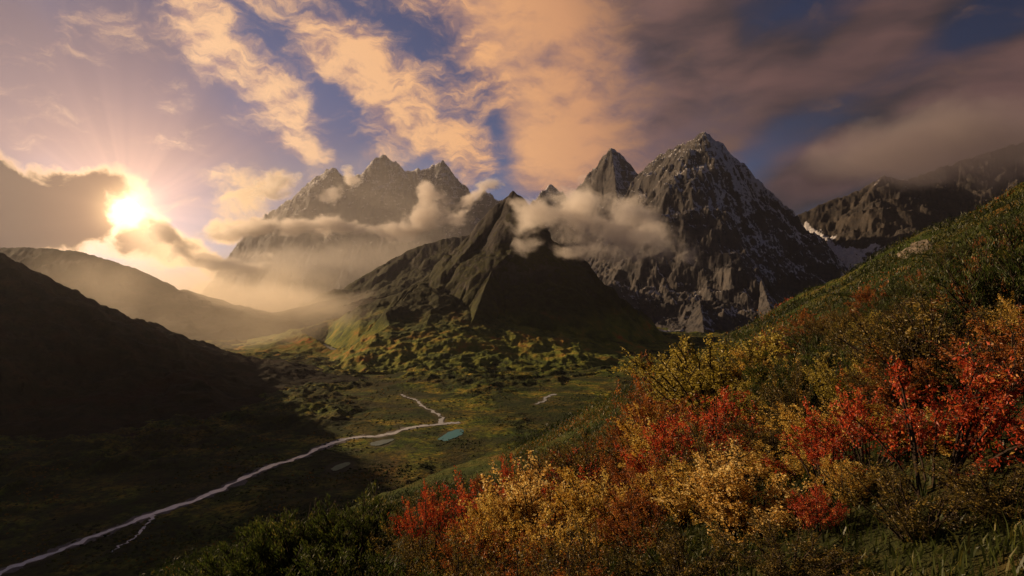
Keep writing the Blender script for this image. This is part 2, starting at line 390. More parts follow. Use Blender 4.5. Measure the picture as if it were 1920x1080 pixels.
# central dark mountain
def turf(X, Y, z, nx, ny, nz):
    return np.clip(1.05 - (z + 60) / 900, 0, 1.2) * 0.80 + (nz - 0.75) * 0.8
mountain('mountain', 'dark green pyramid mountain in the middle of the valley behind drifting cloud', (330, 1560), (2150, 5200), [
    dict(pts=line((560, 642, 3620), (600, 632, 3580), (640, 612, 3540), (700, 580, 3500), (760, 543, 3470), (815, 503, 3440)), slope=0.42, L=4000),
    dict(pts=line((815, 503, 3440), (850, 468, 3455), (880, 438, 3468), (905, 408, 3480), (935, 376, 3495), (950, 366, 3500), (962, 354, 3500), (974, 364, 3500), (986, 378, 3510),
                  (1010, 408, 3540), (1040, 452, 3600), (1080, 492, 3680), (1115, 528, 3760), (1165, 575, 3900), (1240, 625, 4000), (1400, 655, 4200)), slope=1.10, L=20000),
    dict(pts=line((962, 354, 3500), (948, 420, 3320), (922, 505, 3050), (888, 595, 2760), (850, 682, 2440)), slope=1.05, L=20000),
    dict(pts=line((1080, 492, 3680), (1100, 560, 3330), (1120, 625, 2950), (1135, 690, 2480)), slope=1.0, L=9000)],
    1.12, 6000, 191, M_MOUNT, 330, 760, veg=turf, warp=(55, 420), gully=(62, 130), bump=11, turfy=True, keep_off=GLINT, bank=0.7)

# hazy ridges behind it
mountain('mountain', 'low hazy ridge stepping down left of the dark green pyramid', (560, 960), (4700, 7000), [
    dict(pts=line((560, 600, 5600), (620, 552, 5600), (680, 516, 5600), (730, 488, 5600), (760, 470, 5600), (800, 455, 5600), (845, 444, 5600), (880, 440, 5600), (960, 470, 5600))),
    dict(pts=line((760, 470, 5600), (740, 530, 5200), (710, 590, 4900)), slope=0.7)],
    0.8, 2000, 211, M_MOUNT, 140, 260, veg=turf, snow=snow_high(200, 1100, 0.5), warp=(60, 500), gully=(80, 240), bump=14, turfy=True)
mountain('hill', 'small hazy hill beside the glint of river far up the valley', (420, 760), (4100, 6400), [
    dict(pts=line((430, 628, 4600), (470, 604, 4700), (520, 584, 4800), (580, 570, 4800), (640, 556, 4900), (720, 560, 5000)))],
    0.5, 1200, 221, M_VALLEY, 110, 220, veg=turf, warp=(50, 400), gully=(26, 150), bump=7, turfy=True)

# left-hand hills
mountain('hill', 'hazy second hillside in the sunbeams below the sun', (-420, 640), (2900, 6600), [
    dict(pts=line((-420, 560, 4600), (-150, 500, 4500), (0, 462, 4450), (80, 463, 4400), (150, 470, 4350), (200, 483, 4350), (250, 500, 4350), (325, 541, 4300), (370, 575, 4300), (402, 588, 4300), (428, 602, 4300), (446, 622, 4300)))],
    0.55, 2400, 231, M_SHADED, 150, 420, veg=turf, warp=(60, 500), gully=(60, 240), bump=10, turfy=True)
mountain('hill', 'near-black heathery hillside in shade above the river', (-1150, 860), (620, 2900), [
    dict(pts=line((-1150, 40, 1500), (-700, 160, 1600), (-300, 320, 1680), (-100, 424, 1750)), slope=1.5, L=20000),  # ridge outside the view, raised to throw shade on the near valley floor
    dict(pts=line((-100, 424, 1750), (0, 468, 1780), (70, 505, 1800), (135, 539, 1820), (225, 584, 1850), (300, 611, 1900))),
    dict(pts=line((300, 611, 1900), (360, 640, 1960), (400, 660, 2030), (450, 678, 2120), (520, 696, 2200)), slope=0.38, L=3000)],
    0.70, 2600, 241, M_SHADED, 300, 680, veg=turf, warp=(40, 300), gully=(70, 150), bump=13, turfy=True, keep_off=RIVER)

EYE = 2.1
PONDS = [(845, 816, 20, 9), (715, 830, 20, 4), (638, 874, 17, 6)]
def hillside(X, Y):
    r = np.hypot(X, Y)
    m = np.maximum(0, -X); t = np.maximum(0, m - 12)
    side = 0.22 * m + 0.5 * t * t / (t + 10)
    down = np.maximum(0, -(0.51 * X - 0.26 * Y) - 10)
    z = 0.51 * np.maximum(X, 0) - side - 0.26 * Y - EYE - 0.0016 * down ** 2 / (1 + down / 260)
    z -= 0.00016 * np.maximum(0, r - 650) ** 2
    z = z + fbm(X / 60, Y / 60, 4, 301) * 5.0 * sstep(15, 160, r)
    z += fbm(X / 9, Y / 9, 4, 311) * 0.6 * sstep(4, 40, r) + fbm(X / 1.7, Y / 1.7, 4, 321) * 0.10
    return z

def ground_z(X, Y):
    X = np.asarray(X, float); Y = np.asarray(Y, float)
    hs = hillside(X, Y)
    dr = np.minimum.reduce([poly_dist(X, Y, q) for q in (RIVER, BRANCH, RILL, GLINT, HEAD)])
    for (u, v, ru, rv) in PONDS:
        c = on_floor(u, v); dr = np.minimum(dr, np.maximum(0, np.hypot(X - c[0], (Y - c[1]) * 0.6) - 12))
    wild = sstep(12, 260, dr)
    hum = (ridged(X / 170, Y / 170, 4, 331) - 0.8) * 12 + fbm(X / 420, Y / 420, 3, 341) * 18 + (np.abs(fbm(X / 60, Y / 60, 4, 351)) - 0.25) * 7
    hum = hum + (0.5 - np.abs(fbm(X / 17, Y / 17, 3, 353))) * 2.6
    fl = FLOOR + np.maximum(hum, -4) * wild - 0.9 * (1 - sstep(0, 14, dr))
    # smooth union of floor and hillside
    k = 40.0
    h = np.clip(0.5 + 0.5 * (hs - fl) / k, 0, 1)
    z = fl + (hs - fl) * h + k * h * (1 - h) * 0.6
    return z, dr, h

azs = np.concatenate([np.linspace(-180, -44, 60)[:-1], np.linspace(-44, 44, 860), np.linspace(44, 180, 60)[1:]])
rs = np.concatenate([np.geomspace(0.4, 60, 190)[:-1], np.geomspace(60, 500, 120)[:-1], np.geomspace(500, 3600, 470)[:-1], np.geomspace(3600, 14000, 70)])
A, Rr = np.meshgrid(np.radians(azs), rs)
GX = Rr * np.sin(A); GY = Rr * np.cos(A)
GZ, dr, hh = ground_z(GX, GY)
sand = np.clip(sstep(16, 6, dr) * (1 - hh) + sstep(0.35, 0.8, fbm(GX / 55, GY / 55, 4, 361)) * sstep(110, 40, dr) * 0.6, 0, 1)
gf = grid_faces(len(rs), len(azs))
ground = np_mesh('ground', np.stack([GX, GY, GZ], -1).reshape(-1, 3), gf, M_HILL, {'sand': sand.ravel()})
tag(ground, 'scrubby autumn valley floor and the steep hillside rising from it', 'ground', kind='structure')

# ------------------------------------------------------------------ water
def smooth_path(pts, n):
    pts = np.array(pts); out = []
    ext = np.vstack([2 * pts[0] - pts[1], pts, 2 * pts[-1] - pts[-2]])
    for i in range(1, len(ext) - 2):
        p0, p1, p2, p3 = ext[i - 1:i + 3]
        for t in np.linspace(0, 1, n, endpoint=False):
            out.append(0.5 * ((2 * p1) + (-p0 + p2) * t + (2 * p0 - 5 * p1 + 4 * p2 - p3) * t * t + (-p0 + 3 * p1 - 3 * p2 + p3) * t ** 3))
    out.append(pts[-1]); return np.array(out)

def ribbon(name, pts, w0, w1, mat, seed, label, z=0.25, wig=3.0):
    p = smooth_path(pts, 14)
    d = np.gradient(p, axis=0); d /= np.linalg.norm(d, axis=1)[:, None]
    nrm = np.stack([-d[:, 1], d[:, 0]], 1)
    t = np.linspace(0, 1, len(p)); s = np.arange(len(p)) * 0.35
    p = p + nrm * (fbm(s * 0.6, s * 0 + seed, 3, seed) * wig)[:, None]
    w = (w0 + (w1 - w0) * t) * np.clip(1 + 0.75 * fbm(s, s * 0 + 0.5, 4, seed + 4), 0.35, 2)
    a = p + nrm * (w / 2)[:, None]; b = p - nrm * (w / 2)[:, None]
    zc = np.full(len(p), FLOOR + z)
    v = np.vstack([np.column_stack([a, zc]), np.column_stack([b, zc])]); n = len(p); i = np.arange(n - 1)
    o = np_mesh(name, v, np.stack([i, i + n, i + 1 + n, i + 1], 1), mat)
    return tag(o, label, name.replace('_', ' '), kind='structure')

M_RIVER = mat_water('silty_water', (0.50, 0.53, 0.56), 0.25, 0.3)
M_POND = mat_water('turquoise_water', (0.045, 0.20, 0.23), 0.45, 0.1)
M_POOL = mat_water('green_water', (0.20, 0.26, 0.10), 0.7, 0.3)
M_GRAVEL = mat_plain('river_gravel', (0.075, 0.068, 0.062), (0.20, 0.18, 0.165), 0.6)
ribbon('gravel_bank', RIVER, 15, 24, M_GRAVEL, 31, 'grey gravel bars edging the long river', 0.08, 9.0)
ribbon('river', RIVER, 7.5, 13, M_RIVER, 3, 'long pale silty river curving along the foot of the black hillside', wig=5.0)
ribbon('stream', BRANCH, 8, 5, M_RIVER, 5, 'thin winding stream joining the river at its bend', 0.35, 6)
ribbon('stream', [on_floor(*p) for p in [(292, 966), (276, 982), (256, 1006), (232, 1020), (206, 1036)]], 3.5, 2, M_RIVER, 17, 'faint side channel leaving the river near the bottom of the black hillside', 0.3, 4)
ribbon('stream', RILL, 9, 12, M_RIVER, 7, 'short bright stream by itself out on the heath', 0.5, 5)
ribbon('river', GLINT, 26, 46, M_RIVER, 9, 'sunlit stretch of river at the foot of the central mountain', 0.3, 10)
ribbon('river', HEAD, 22, 30, M_RIVER, 11, 'glinting speck of river at the far valley head', 0.3, 20)

def pond(name, ctr, shape, mat, label, z=0.3):
    pts = np.array([on_floor(*p) for p in shape]); pts = smooth_path(np.vstack([pts, pts[:1]]), 6)[:-1]
    c = pts.mean(0); pts = c + (pts - c) * (1 + 0.06 * rng.standard_normal(len(pts)))[:, None]
    v = np.column_stack([np.vstack([pts, c]), np.full(len(pts) + 1, FLOOR + z)])
    n = len(pts); i = np.arange(n)
    f = np.stack([i, (i + 1) % n, np.full(n, n)], 1)
    return tag(np_mesh(name, v, f, mat), label, 'pond', kind='structure')
pond('pond', None, [(820, 824), (838, 812), (858, 805), (871, 807), (866, 815), (850, 822), (835, 827)], M_POND, 'small turquoise pond just below the bend of the river')
M_SHOAL = mat_water('sandy_shallow_water', (0.13, 0.17, 0.15), 0.6, 0.5)
pond('pond', None, [(692, 832), (712, 826), (738, 823), (730, 829), (712, 835), (700, 836)], M_SHOAL, 'faint shallow pool in pale sand beside the river')
pond('pond', None, [(620, 880), (632, 872), (652, 867), (656, 871), (642, 878), (628, 883)], M_POOL, 'yellow-green pool between the river and the hillside')

# ------------------------------------------------------------------ sky
W = bpy.data.worlds.new('World'); S.world = W; W.use_nodes = True
wt = NT(W.node_tree); wt.n.clear()
wout = wt.new('ShaderNodeOutputWorld'); bg = wt.new('ShaderNodeBackground'); wt.l.new(bg.outputs[0], wout.inputs[0])
sky = wt.new('ShaderNodeTexSky', sky_type='NISHITA', sun_disc=False)
sky.sun_elevation = LAMP_EL; sky.sun_rotation = LAMP_AZ; sky.altitude = 3000; sky.air_density = 1.0; sky.dust_density = 0.6; sky.ozone_density = 2.0
tc = wt.new('ShaderNodeTexCoord'); D = wt.vmath('NORMALIZE', tc.outputs['Generated'])
sx = wt.new('ShaderNodeSeparateXYZ'); wt.l.new(D, sx.inputs[0])
az = wt.math('MULTIPLY', wt.math('ARCTAN2', sx.outputs[0], sx.outputs[1]), 180 / math.pi)
el = wt.math('MULTIPLY', wt.math('ARCSINE', sx.outputs[2]), 180 / math.pi)
cmb = wt.new('ShaderNodeCombineXYZ'); wt.l.new(az, cmb.inputs[0]); wt.l.new(el, cmb.inputs[1]); AE = cmb.outputs[0]
cosg = wt.vmath('DOT_PRODUCT', D, tuple(SUN))
ang = wt.math('MULTIPLY', wt.math('ARCCOSINE', wt.math('MINIMUM', cosg, 0.99999)), 180 / math.pi)   # degrees from the sun

def ae(u, v):
    a = math.atan2(u - 960, F); e = math.atan2((540 - v) * math.cos(a), F)
    return math.degrees(a), math.degrees(e)
def warp(vec, scale, amt, detail=3):
    n = wt.noise(vec, scale, detail, 0.55, color=True)
    return wt.vmath('MULTIPLY_ADD', wt.vmath('SUBTRACT', n, (0.5, 0.5, 0.5)), (amt, amt, 0), vec)
def blobs(vec, lst, base=0.0):
    acc = None
    for (u, v, ru, rv, angd, w) in lst:
        a, e = ae(u, v); ca = math.cos(R(a))
        sx_ = ca * ca * 57.3 / F; sy_ = ca * 57.3 / F
        mp = wt.mapping(vec, (a, e, 0), (0, 0, R(angd)), (ru * sx_, rv * sy_, 1), 'TEXTURE')
        g = wt.new('ShaderNodeTexGradient', gradient_type='SPHERICAL'); wt.l.new(mp, g.inputs[0])
        acc = wt.math('MULTIPLY_ADD', g.outputs['Fac'], w, acc if acc is not None else base)
    return acc

# clear sky
skyc = wt.vmath('SCALE', sky.outputs[0], 0.05)
skyc = wt.mix(1.0, skyc, (1.0, 0.84, 1.0), 'MULTIPLY')
skyc = wt.vmath('SCALE', skyc, wt.mapr(ang, 25, 75, 1.0, 0.42))

# crisp sunlit altocumulus, upper left and centre (streaming down to the right)
wA = warp(AE, 0.24, 4.2, 7)
streak = wt.mapping(wA, rot=(0, 0, R(40)), scale=(0.10, 0.25, 1))
nA = wt.noise(streak, 1.5, 10, 0.63, 0.1)
A_BL = [(370, 60, 130, 80, -38, 1.1), (480, 150, 200, 85, -42, 1.15), (560, 210, 120, 60, -50, 0.9), (590, 60, 190, 70, -36, 0.9), (690, 120, 190, 80, -40, 1.0),
        (740, 200, 160, 80, -48, 1.1), (850, 240, 140, 80, -52, 1.0), (880, 300, 70, 70, -60, 0.8), (790, 20, 180, 60, -20, 0.7), (620, 130, 150, 60, -40, .4),
        (880, 140, 150, 70, -20, 0.8), (250, 50, 80, 40, -15, 0.6), (590, 285, 90, 36, -30, 0.55), (700, 270, 100, 46, -40, 0.6), (200, 30, 60, 30, 0, .4), (960, 230, 90, 50, -30, .5)]
dA = blobs(wA, A_BL)
fA = wt.math('ADD', dA, wt.math('MULTIPLY', wt.math('SUBTRACT', nA, 0.5), 3.2))
aA = wt.mapr(fA, 0.0, 1.25)
wF = warp(AE, 0.14, 3.0, 4)
nF = wt.noise(wt.mapping(wF, rot=(0, 0, R(58)), scale=(0.05, 0.15, 1)), 1.5, 7, 0.55, 0.1)
F_BL = [(950, 40, 230, 130, -40, 1.3), (1060, 110, 230, 190, -62, 1.6), (1100, 240, 180, 180, -70, 1.6), (1000, 190, 130, 70, -35, 0.8), (1130, 340, 130, 110, 0, 1.2), (1010, 330, 110, 60, 20, 0.8),
        (1330, 250, 150, 90, 35, 1.2), (1230, 320, 120, 90, 0, 0.9), (900, -40, 260, 90, 0, 0.8)]
fF = wt.math('ADD', wt.math('ADD', blobs(wF, F_BL), wt.math('MULTIPLY', wt.math('SUBTRACT', nA, 0.5), 1.1)), wt.math('MULTIPLY', wt.math('SUBTRACT', nF, 0.5), 1.9))
aF = wt.mapr(fF, 0.1, 1.15, 0.0, 0.97)
# soft dragged cloud on the right
wB = warp(AE, 0.10, 3.5, 3)
nB = wt.noise(wt.mapping(wB, rot=(0, 0, R(-26)), scale=(0.05, 0.17, 1)), 1.2, 6, 0.52, 0.2)
B_BL = [(1240, 120, 150, 260, 0, 1.2), (1330, 60, 190, 160, 20, 1.1), (1400, 180, 200, 120, 20, 0.9), (1540, 120, 320, 110, 22, 1.0), (1700, 50, 260, 70, 24, 1.0), (1640, 190, 200, 70, 24, 0.5), (1700, 220, 420, 90, 22, 1.1), (1850, 210, 320, 120, 24, 1.0),
        (1780, 300, 380, 120, 10, 1.3), (1480, 370, 120, 80, 0, 1.1), (1640, 310, 200, 70, 8, .7), (2100, 200, 360, 260, 10, 1.2), (1230, 260, 150, 100, 0, .8), (2300, 0, 500, 300, 0, .5), (1150, 20, 130, 120, 0, .5)]
dB = blobs(wB, B_BL)
fB = wt.math('ADD', dB, wt.math('MULTIPLY', wt.math('SUBTRACT', nB, 0.5), 1.3))
aB = wt.mapr(fB, 0.1, 1.05, 0.0, 0.95)
# thin veil over the left sky
wV = warp(AE, 0.1, 3, 3)
nV = wt.noise(wt.mapping(wV, rot=(0, 0, R(20)), scale=(0.05, 0.09, 1)), 1.0, 5, 0.5)
dV = blobs(wV, [(100, 120, 420, 330, 0, 1.3), (-300, 100, 500, 400, 0, 1.2), (450, 300, 380, 200, 0, 0.8), (330, 60, 200, 130, 0, .4)])
aV = wt.mapr(wt.math('ADD', dV, wt.math('MULTIPLY', wt.math('SUBTRACT', nV, 0.5), 0.8)), 0.0, 1.2, 0.0, 0.85)
# low bank round the sun and along the valley head
wC = warp(AE, 0.45, 2.4, 6)
nC = wt.noise(wt.mapping(wC, scale=(0.22, 0.30, 1)), 1.6, 9, 0.6, 0.3)
C_BL = [(-250, 300, 420, 150, -14, 1.9), (0, 370, 230, 110, -14, 1.7), (60, 430, 300, 90, 0, 1.5), (215, 345, 90, 46, 0, 1.4), (150, 380, 90, 70, 0, 1.1), (300, 415, 70, 30, -25, 1.0), (330, 465, 120, 40, -25, 1.2), (400, 490, 120, 36, -12, 1.1),
        (270, 470, 90, 50, -20, 0.9), (460, 500, 90, 26, 8, 0.9), (400, 330, 40, 100, -66, 0.75), (412, 378, 55, 34, 0, 0.85), (510, 345, 85, 50, 10, 1.1), (470, 372, 60, 30, 10, 0.8), (470, 418, 120, 40, 8, 1.1), (420, 440, 90, 30, 5, 0.8), (440, 535, 150, 40, 10, 1.0), (600, 300, 60, 26, -40, 0.6), (100, 318, 50, 26, -20, .7)]
dC = blobs(wC, C_BL)
fC = wt.math('ADD', dC, wt.math('MULTIPLY', wt.math('SUBTRACT', nC, 0.5), 1.5))
aC = wt.mapr(fC, 0.34, 0.95)

# sunlight reaching each part of the cloud decks falls off away from the sun
near = wt.mapr(ang, 2, 56, 1.0, 0.0, smooth=False)
litA = wt.ramp(near, [(0.0, (0.13, 0.075, 0.06)), (0.17, (0.20, 0.11, 0.08)), (0.30, (0.66, 0.32, 0.16)), (0.46, (0.90, 0.46, 0.21)), (0.8, (0.92, 0.56, 0.31)), (1.0, (1.2, 0.85, 0.5))])
shdA = wt.ramp(near, [(0.0, (0.045, 0.040, 0.060)), (0.4, (0.24, 0.15, 0.17)), (1.0, (0.45, 0.28, 0.26))])
nA3 = wt.noise(wt.mapping(wA, rot=(0, 0, R(50)), scale=(0.30, 0.55, 1)), 1.6, 8, 0.62, 0.3)
nA2 = wt.noise(wt.mapping(streak, (0.14, 0.09, 0)), 1.5, 9, 0.58, 0.1)
selfA = wt.mapr(wt.math('ADD', wt.math('ADD', wt.math('SUBTRACT', nA, nA2), wt.math('MULTIPLY', fA, 0.12)), wt.math('MULTIPLY', wt.math('SUBTRACT', nA3, 0.5), 0.32)), -0.08, 0.26)
colA = wt.mix(selfA, shdA, litA)
litB = wt.ramp(near, [(0.0, (0.15, 0.080, 0.072)), (0.2, (0.28, 0.145, 0.115)), (0.42, (0.40, 0.21, 0.14)), (1.0, (0.4, 0.25, 0.2))])
shdB = wt.ramp(near, [(0.0, (0.030, 0.026, 0.032)), (0.4, (0.10, 0.068, 0.075)), (1.0, (0.3, 0.2, 0.2))])
colB = wt.mix(wt.mapr(wt.math('ADD', wt.math('MULTIPLY', fB, 0.35), wt.math('MULTIPLY', wt.math('SUBTRACT', nB, 0.5), 2.2)), -0.1, 0.9), shdB, litB)
thick = wt.math('MULTIPLY', wt.mapr(fC, 0.5, 1.1), wt.mapr(az, -33.5, -28.5, 1.0, 0.16))
litC = wt.ramp(wt.mapr(ang, 0, 22, 1.0, 0.0, smooth=False), [(0.0, (0.80, 0.44, 0.22)), (0.5, (1.0, 0.62, 0.32)), (0.85, (1.6, 1.0, 0.5)), (1.0, (3.0, 2.0, 1.1))])
colC = wt.mix(thick, litC, (0.022, 0.018, 0.024))

c = wt.mix(aV, skyc, wt.ramp(near, [(0.0, (0.06, 0.055, 0.085)), (0.35, (0.085, 0.074, 0.118)), (0.62, (0.088, 0.076, 0.115)), (1.0, (0.26, 0.18, 0.20))]))
c = wt.mix(aB, c, colB)
colF = wt.mix(wt.mapr(wt.math('ADD', wt.math('MULTIPLY', fF, 0.22), wt.math('ADD', wt.math('MULTIPLY', wt.math('SUBTRACT', nF, 0.5), 2.4), wt.math('MULTIPLY', wt.math('SUBTRACT', nA, nA2), 1.2))), -0.25, 0.75), shdA, litA)
c = wt.mix(aF, c, colF)
c = wt.mix(aA, c, colA)
# the aureole of the low sun, in front of the high cloud and behind the low bank
def lobe(width, power):
    return wt.math('POWER', wt.math('MAXIMUM', wt.math('SUBTRACT', 1.0, wt.math('DIVIDE', ang, width)), 0.0), power)
aur = wt.vmath('SCALE', (0.13, 0.075, 0.07), lobe(50, 3.0))
aur = wt.vmath('ADD', aur, wt.vmath('SCALE', (0.74, 0.41, 0.20), lobe(24, 3.2)))
# crepuscular rays fanning out from behind the bank
fan = wt.math('ARCTAN2', wt.math('SUBTRACT', el, math.degrees(math.asin(SUN[2]))), wt.math('SUBTRACT', az, math.degrees(math.atan2(SUN[0], SUN[1]))))
fv = wt.new('ShaderNodeCombineXYZ'); wt.put(fv.inputs[0], wt.math('COSINE', fan)); wt.put(fv.inputs[1], wt.math('SINE', fan))
rayn = wt.mapr(wt.noise(fv.outputs[0], 2.1, 3, 0.55), 0.30, 0.70, 0.74, 1.18)
aur = wt.vmath('SCALE', aur, rayn)
c = wt.vmath('ADD', c, aur)
c = wt.mix(aC, c, wt.vmath('ADD', colC, wt.vmath('SCALE', aur, 0.12)))
# the sun's own glare
glare = wt.vmath('ADD', wt.vmath('SCALE', (60, 46, 30), lobe(0.95, 2.0)), wt.vmath('SCALE', (2.4, 1.45, 0.62), lobe(3.9, 3.2)))
glare = wt.vmath('ADD', glare, wt.vmath('SCALE', (0.75, 0.42, 0.22), lobe(13.0, 3.0)))
c = wt.vmath('ADD', c, glare)
wt.put(bg.inputs[0], c); bg.inputs[1].default_value = 0.74
W.cycles.sampling_method = 'MANUAL'; W.cycles.sample_map_resolution = 1024

# ------------------------------------------------------------------ sun
sl = bpy.data.lights.new('sun', 'SUN'); sl.energy = 4.8; sl.angle = R(0.5); sl.color = (1.0, 0.68, 0.38)
so = bpy.data.objects.new('sun', sl); COL.objects.link(so)
so.rotation_euler = Vector(LAMP).to_track_quat('Z', 'Y').to_euler()

# ------------------------------------------------------------------ haze
def box_mesh(name, lo, hi, mat):
    x0, y0, z0 = lo; x1, y1, z1 = hi
    v = [(x0, y0, z0), (x1, y0, z0), (x1, y1, z0), (x0, y1, z0), (x0, y0, z1), (x1, y0, z1), (x1, y1, z1), (x0, y1, z1)]
    f = [(0, 3, 2, 1), (4, 5, 6, 7), (0, 1, 5, 4), (1, 2, 6, 5), (2, 3, 7, 6), (3, 0, 4, 7)]
    return np_mesh(name, v, f, mat, smooth=False)
M_HAZE, ht, hout = material('valley_haze')
pv = ht.new('ShaderNodeVolumePrincipled'); pv.inputs['Color'].default_value = (0.80, 0.78, 0.84, 1)
HAZE = 0.9e-5
pv.inputs['Density'].default_value = HAZE; pv.inputs['Anisotropy'].default_value = 0.6
ht.l.new(pv.outputs[0], hout.inputs['Volume'])
gz = float(GZ.min())
hz = box_mesh('haze', (-14300, -14300, min(gz, -372) - 1), (14300, 14300, 2750), M_HAZE)
tag(hz, 'thin warm haze filling the whole valley between the mountains', 'haze', kind='stuff')

# ------------------------------------------------------------------ scrub dotted over the valley floor
def scrub_mat():
    m, nt, out = material('valley_scrub')
    geo = nt.new('ShaderNodeNewGeometry')
    c = nt.ramp(nt.attr('tint'), [(0.0, (0.014, 0.022, 0.006)), (0.45, (0.045, 0.062, 0.011)), (0.7, (0.12, 0.095, 0.016)), (1.0, (0.24, 0.10, 0.018))])
    principled(nt, out, c, 0.95, nt.noise(geo.outputs['Position'], 1.2, 4, 0.7), 0.8, 1.0, 0.1)
    return m
g = np.random.default_rng(53); n = 26000
vY = 650 * (2700 / 650) ** g.uniform(0, 1, n); vu = g.uniform(-150, 1300, n); vX = (vu - 960) / F * vY
vz, vdr, vh = ground_z(vX, vY)
ok = (vdr > 7) & (vz < -150) & (fbm(vX / 130, vY / 130, 4, 501) + g.normal(0, 0.22, n) > 0.20)
vX, vY, vz = vX[ok], vY[ok], vz[ok]; n = len(vX)
rad = g.uniform(0.7, 2.2, n) * (0.8 + vY / 2600); hgt = rad * g.uniform(0.5, 1.0, n)
k = np.arange(6) * math.pi / 3
def ring(f, zf, tw):
    a = k[None, :] + tw + g.uniform(0, 0.5, (n, 1)); rr = rad[:, None] * f * g.uniform(0.7, 1.25, (n, 6))
    return np.stack([vX[:, None] + rr * np.cos(a), vY[:, None] + rr * np.sin(a), vz[:, None] + hgt[:, None] * zf * g.uniform(0.8, 1.2, (n, 6))], -1)
V = np.concatenate([ring(0.9, -0.25, 0), ring(1.0, 0.35, 0.3), ring(0.55, 0.85, 0.6), np.stack([vX, vY, vz + hgt], -1)[:, None, :]], 1).reshape(-1, 3)
ff = []
for r_ in (0, 6):
    for j in range(6):
        a_, b_, c_, d_ = r_ + j, r_ + (j + 1) % 6, r_ + 6 + (j + 1) % 6, r_ + 6 + j
        ff += [(a_, b_, c_), (a_, c_, d_)]
ff += [(12 + j, 12 + (j + 1) % 6, 18) for j in range(6)]
Fc = (np.arange(n)[:, None, None] * 19 + np.array(ff)[None]).reshape(-1, 3)
tn = np.clip(0.45 + 0.5 * fbm(vX / 90, vY / 90, 3, 511) + g.normal(0, 0.16, n), 0, 1)
tag(np_mesh('scrub', V, Fc, scrub_mat(), {'tint': np.repeat(tn, 19)}), 'dark low scrub dotted all over the valley floor', 'scrub', kind='stuff')

# ------------------------------------------------------------------ shrubs on the near hillside
M_STEM = mat_plain('dark_bark', (0.018, 0.012, 0.009), (0.060, 0.040, 0.028), 30)
M_GOLD = mat_leaf('golden_leaf', [(0.0, (0.14, 0.09, 0.015)), (0.2, (0.42, 0.22, 0.03)), (0.5, (0.66, 0.43, 0.07)), (1.0, (0.76, 0.62, 0.20))], 0.45)
M_PALE = mat_leaf('yellow_green_leaf', [(0.0, (0.10, 0.09, 0.015)), (0.3, (0.28, 0.22, 0.03)), (0.7, (0.52, 0.42, 0.07)), (1.0, (0.66, 0.54, 0.16))], 0.45)
M_CREAM = mat_leaf('cream_gold_leaf', [(0.0, (0.16, 0.085, 0.015)), (0.22, (0.48, 0.25, 0.04)), (0.5, (0.74, 0.50, 0.13)), (1.0, (0.84, 0.70, 0.32))], 0.45)
M_RED = mat_leaf('red_leaf', [(0.0, (0.10, 0.035, 0.014)), (0.18, (0.22, 0.05, 0.018)), (0.38, (0.46, 0.055, 0.022)), (0.62, (0.66, 0.10, 0.03)), (0.78, (0.66, 0.20, 0.045)), (1.0, (0.60, 0.38, 0.09))], 0.45)
M_RUST = mat_leaf('rust_leaf', [(0.0, (0.10, 0.035, 0.012)), (0.4, (0.30, 0.09, 0.02)), (0.75, (0.46, 0.17, 0.032)), (1.0, (0.55, 0.32, 0.06))], 0.45)
M_GREEN = mat_leaf('dark_green_sprig', [(0.0, (0.020, 0.032, 0.008)), (0.5, (0.052, 0.076, 0.014)), (0.85, (0.11, 0.13, 0.024)), (1.0, (0.22, 0.18, 0.04))], 0.4)
M_OLIVE = mat_leaf('olive_leaf', [(0.0, (0.035, 0.030, 0.009)), (0.4, (0.11, 0.085, 0.018)), (0.75, (0.22, 0.15, 0.03)), (1.0, (0.42, 0.29, 0.06))], 0.4)

def leaf_quads(c, ax, up, ln, wd):
    """pointed, folded leaves: 2 quads share the midrib; c centre, ax along the leaf, up across"""
    n = np.cross(ax, up); n /= np.linalg.norm(n, axis=1)[:, None] + 1e-9
    s = np.cross(n, ax)
    a = c - ax * (ln * 0.5)[:, None]; b = c + ax * (ln * 0.5)[:, None]
    l = c + s * (wd * 0.5)[:, None] + n * (wd * 0.18)[:, None] - ax * (ln * 0.06)[:, None]
    r = c - s * (wd * 0.5)[:, None] + n * (wd * 0.18)[:, None] - ax * (ln * 0.06)[:, None]
    v = np.stack([a, l, b, r], 1).reshape(-1, 3)
    i = np.arange(len(c))[:, None] * 4
    f = np.concatenate([i + np.array([[0, 2, 1]]), i + np.array([[0, 3, 2]])])
    return v, f

def unit(v): return v / (np.linalg.norm(v, axis=-1, keepdims=True) + 1e-9)

def tubes(paths, radii, sides=4):
    vs, fs, base = [], [], 0
    for p, r in zip(paths, radii):
        n = len(p); t = unit(np.gradient(p, axis=0))
        ref = np.array([0.3, 0.9, 0.2]); s = unit(np.cross(t, ref)); q = np.cross(t, s)
        ang = np.linspace(0, 2 * math.pi, sides, endpoint=False)
        ring = p[:, None, :] + r[:, None, None] * (np.cos(ang)[None, :, None] * s[:, None, :] + np.sin(ang)[None, :, None] * q[:, None, :])
        vs.append(ring.reshape(-1, 3))
        for k in range(n - 1):
            for j in range(sides):
                fs.append((base + k * sides + j, base + k * sides + (j + 1) % sides, base + (k + 1) * sides + (j + 1) % sides, base + (k + 1) * sides + j))
        base += n * sides
    return np.concatenate(vs), np.array(fs)

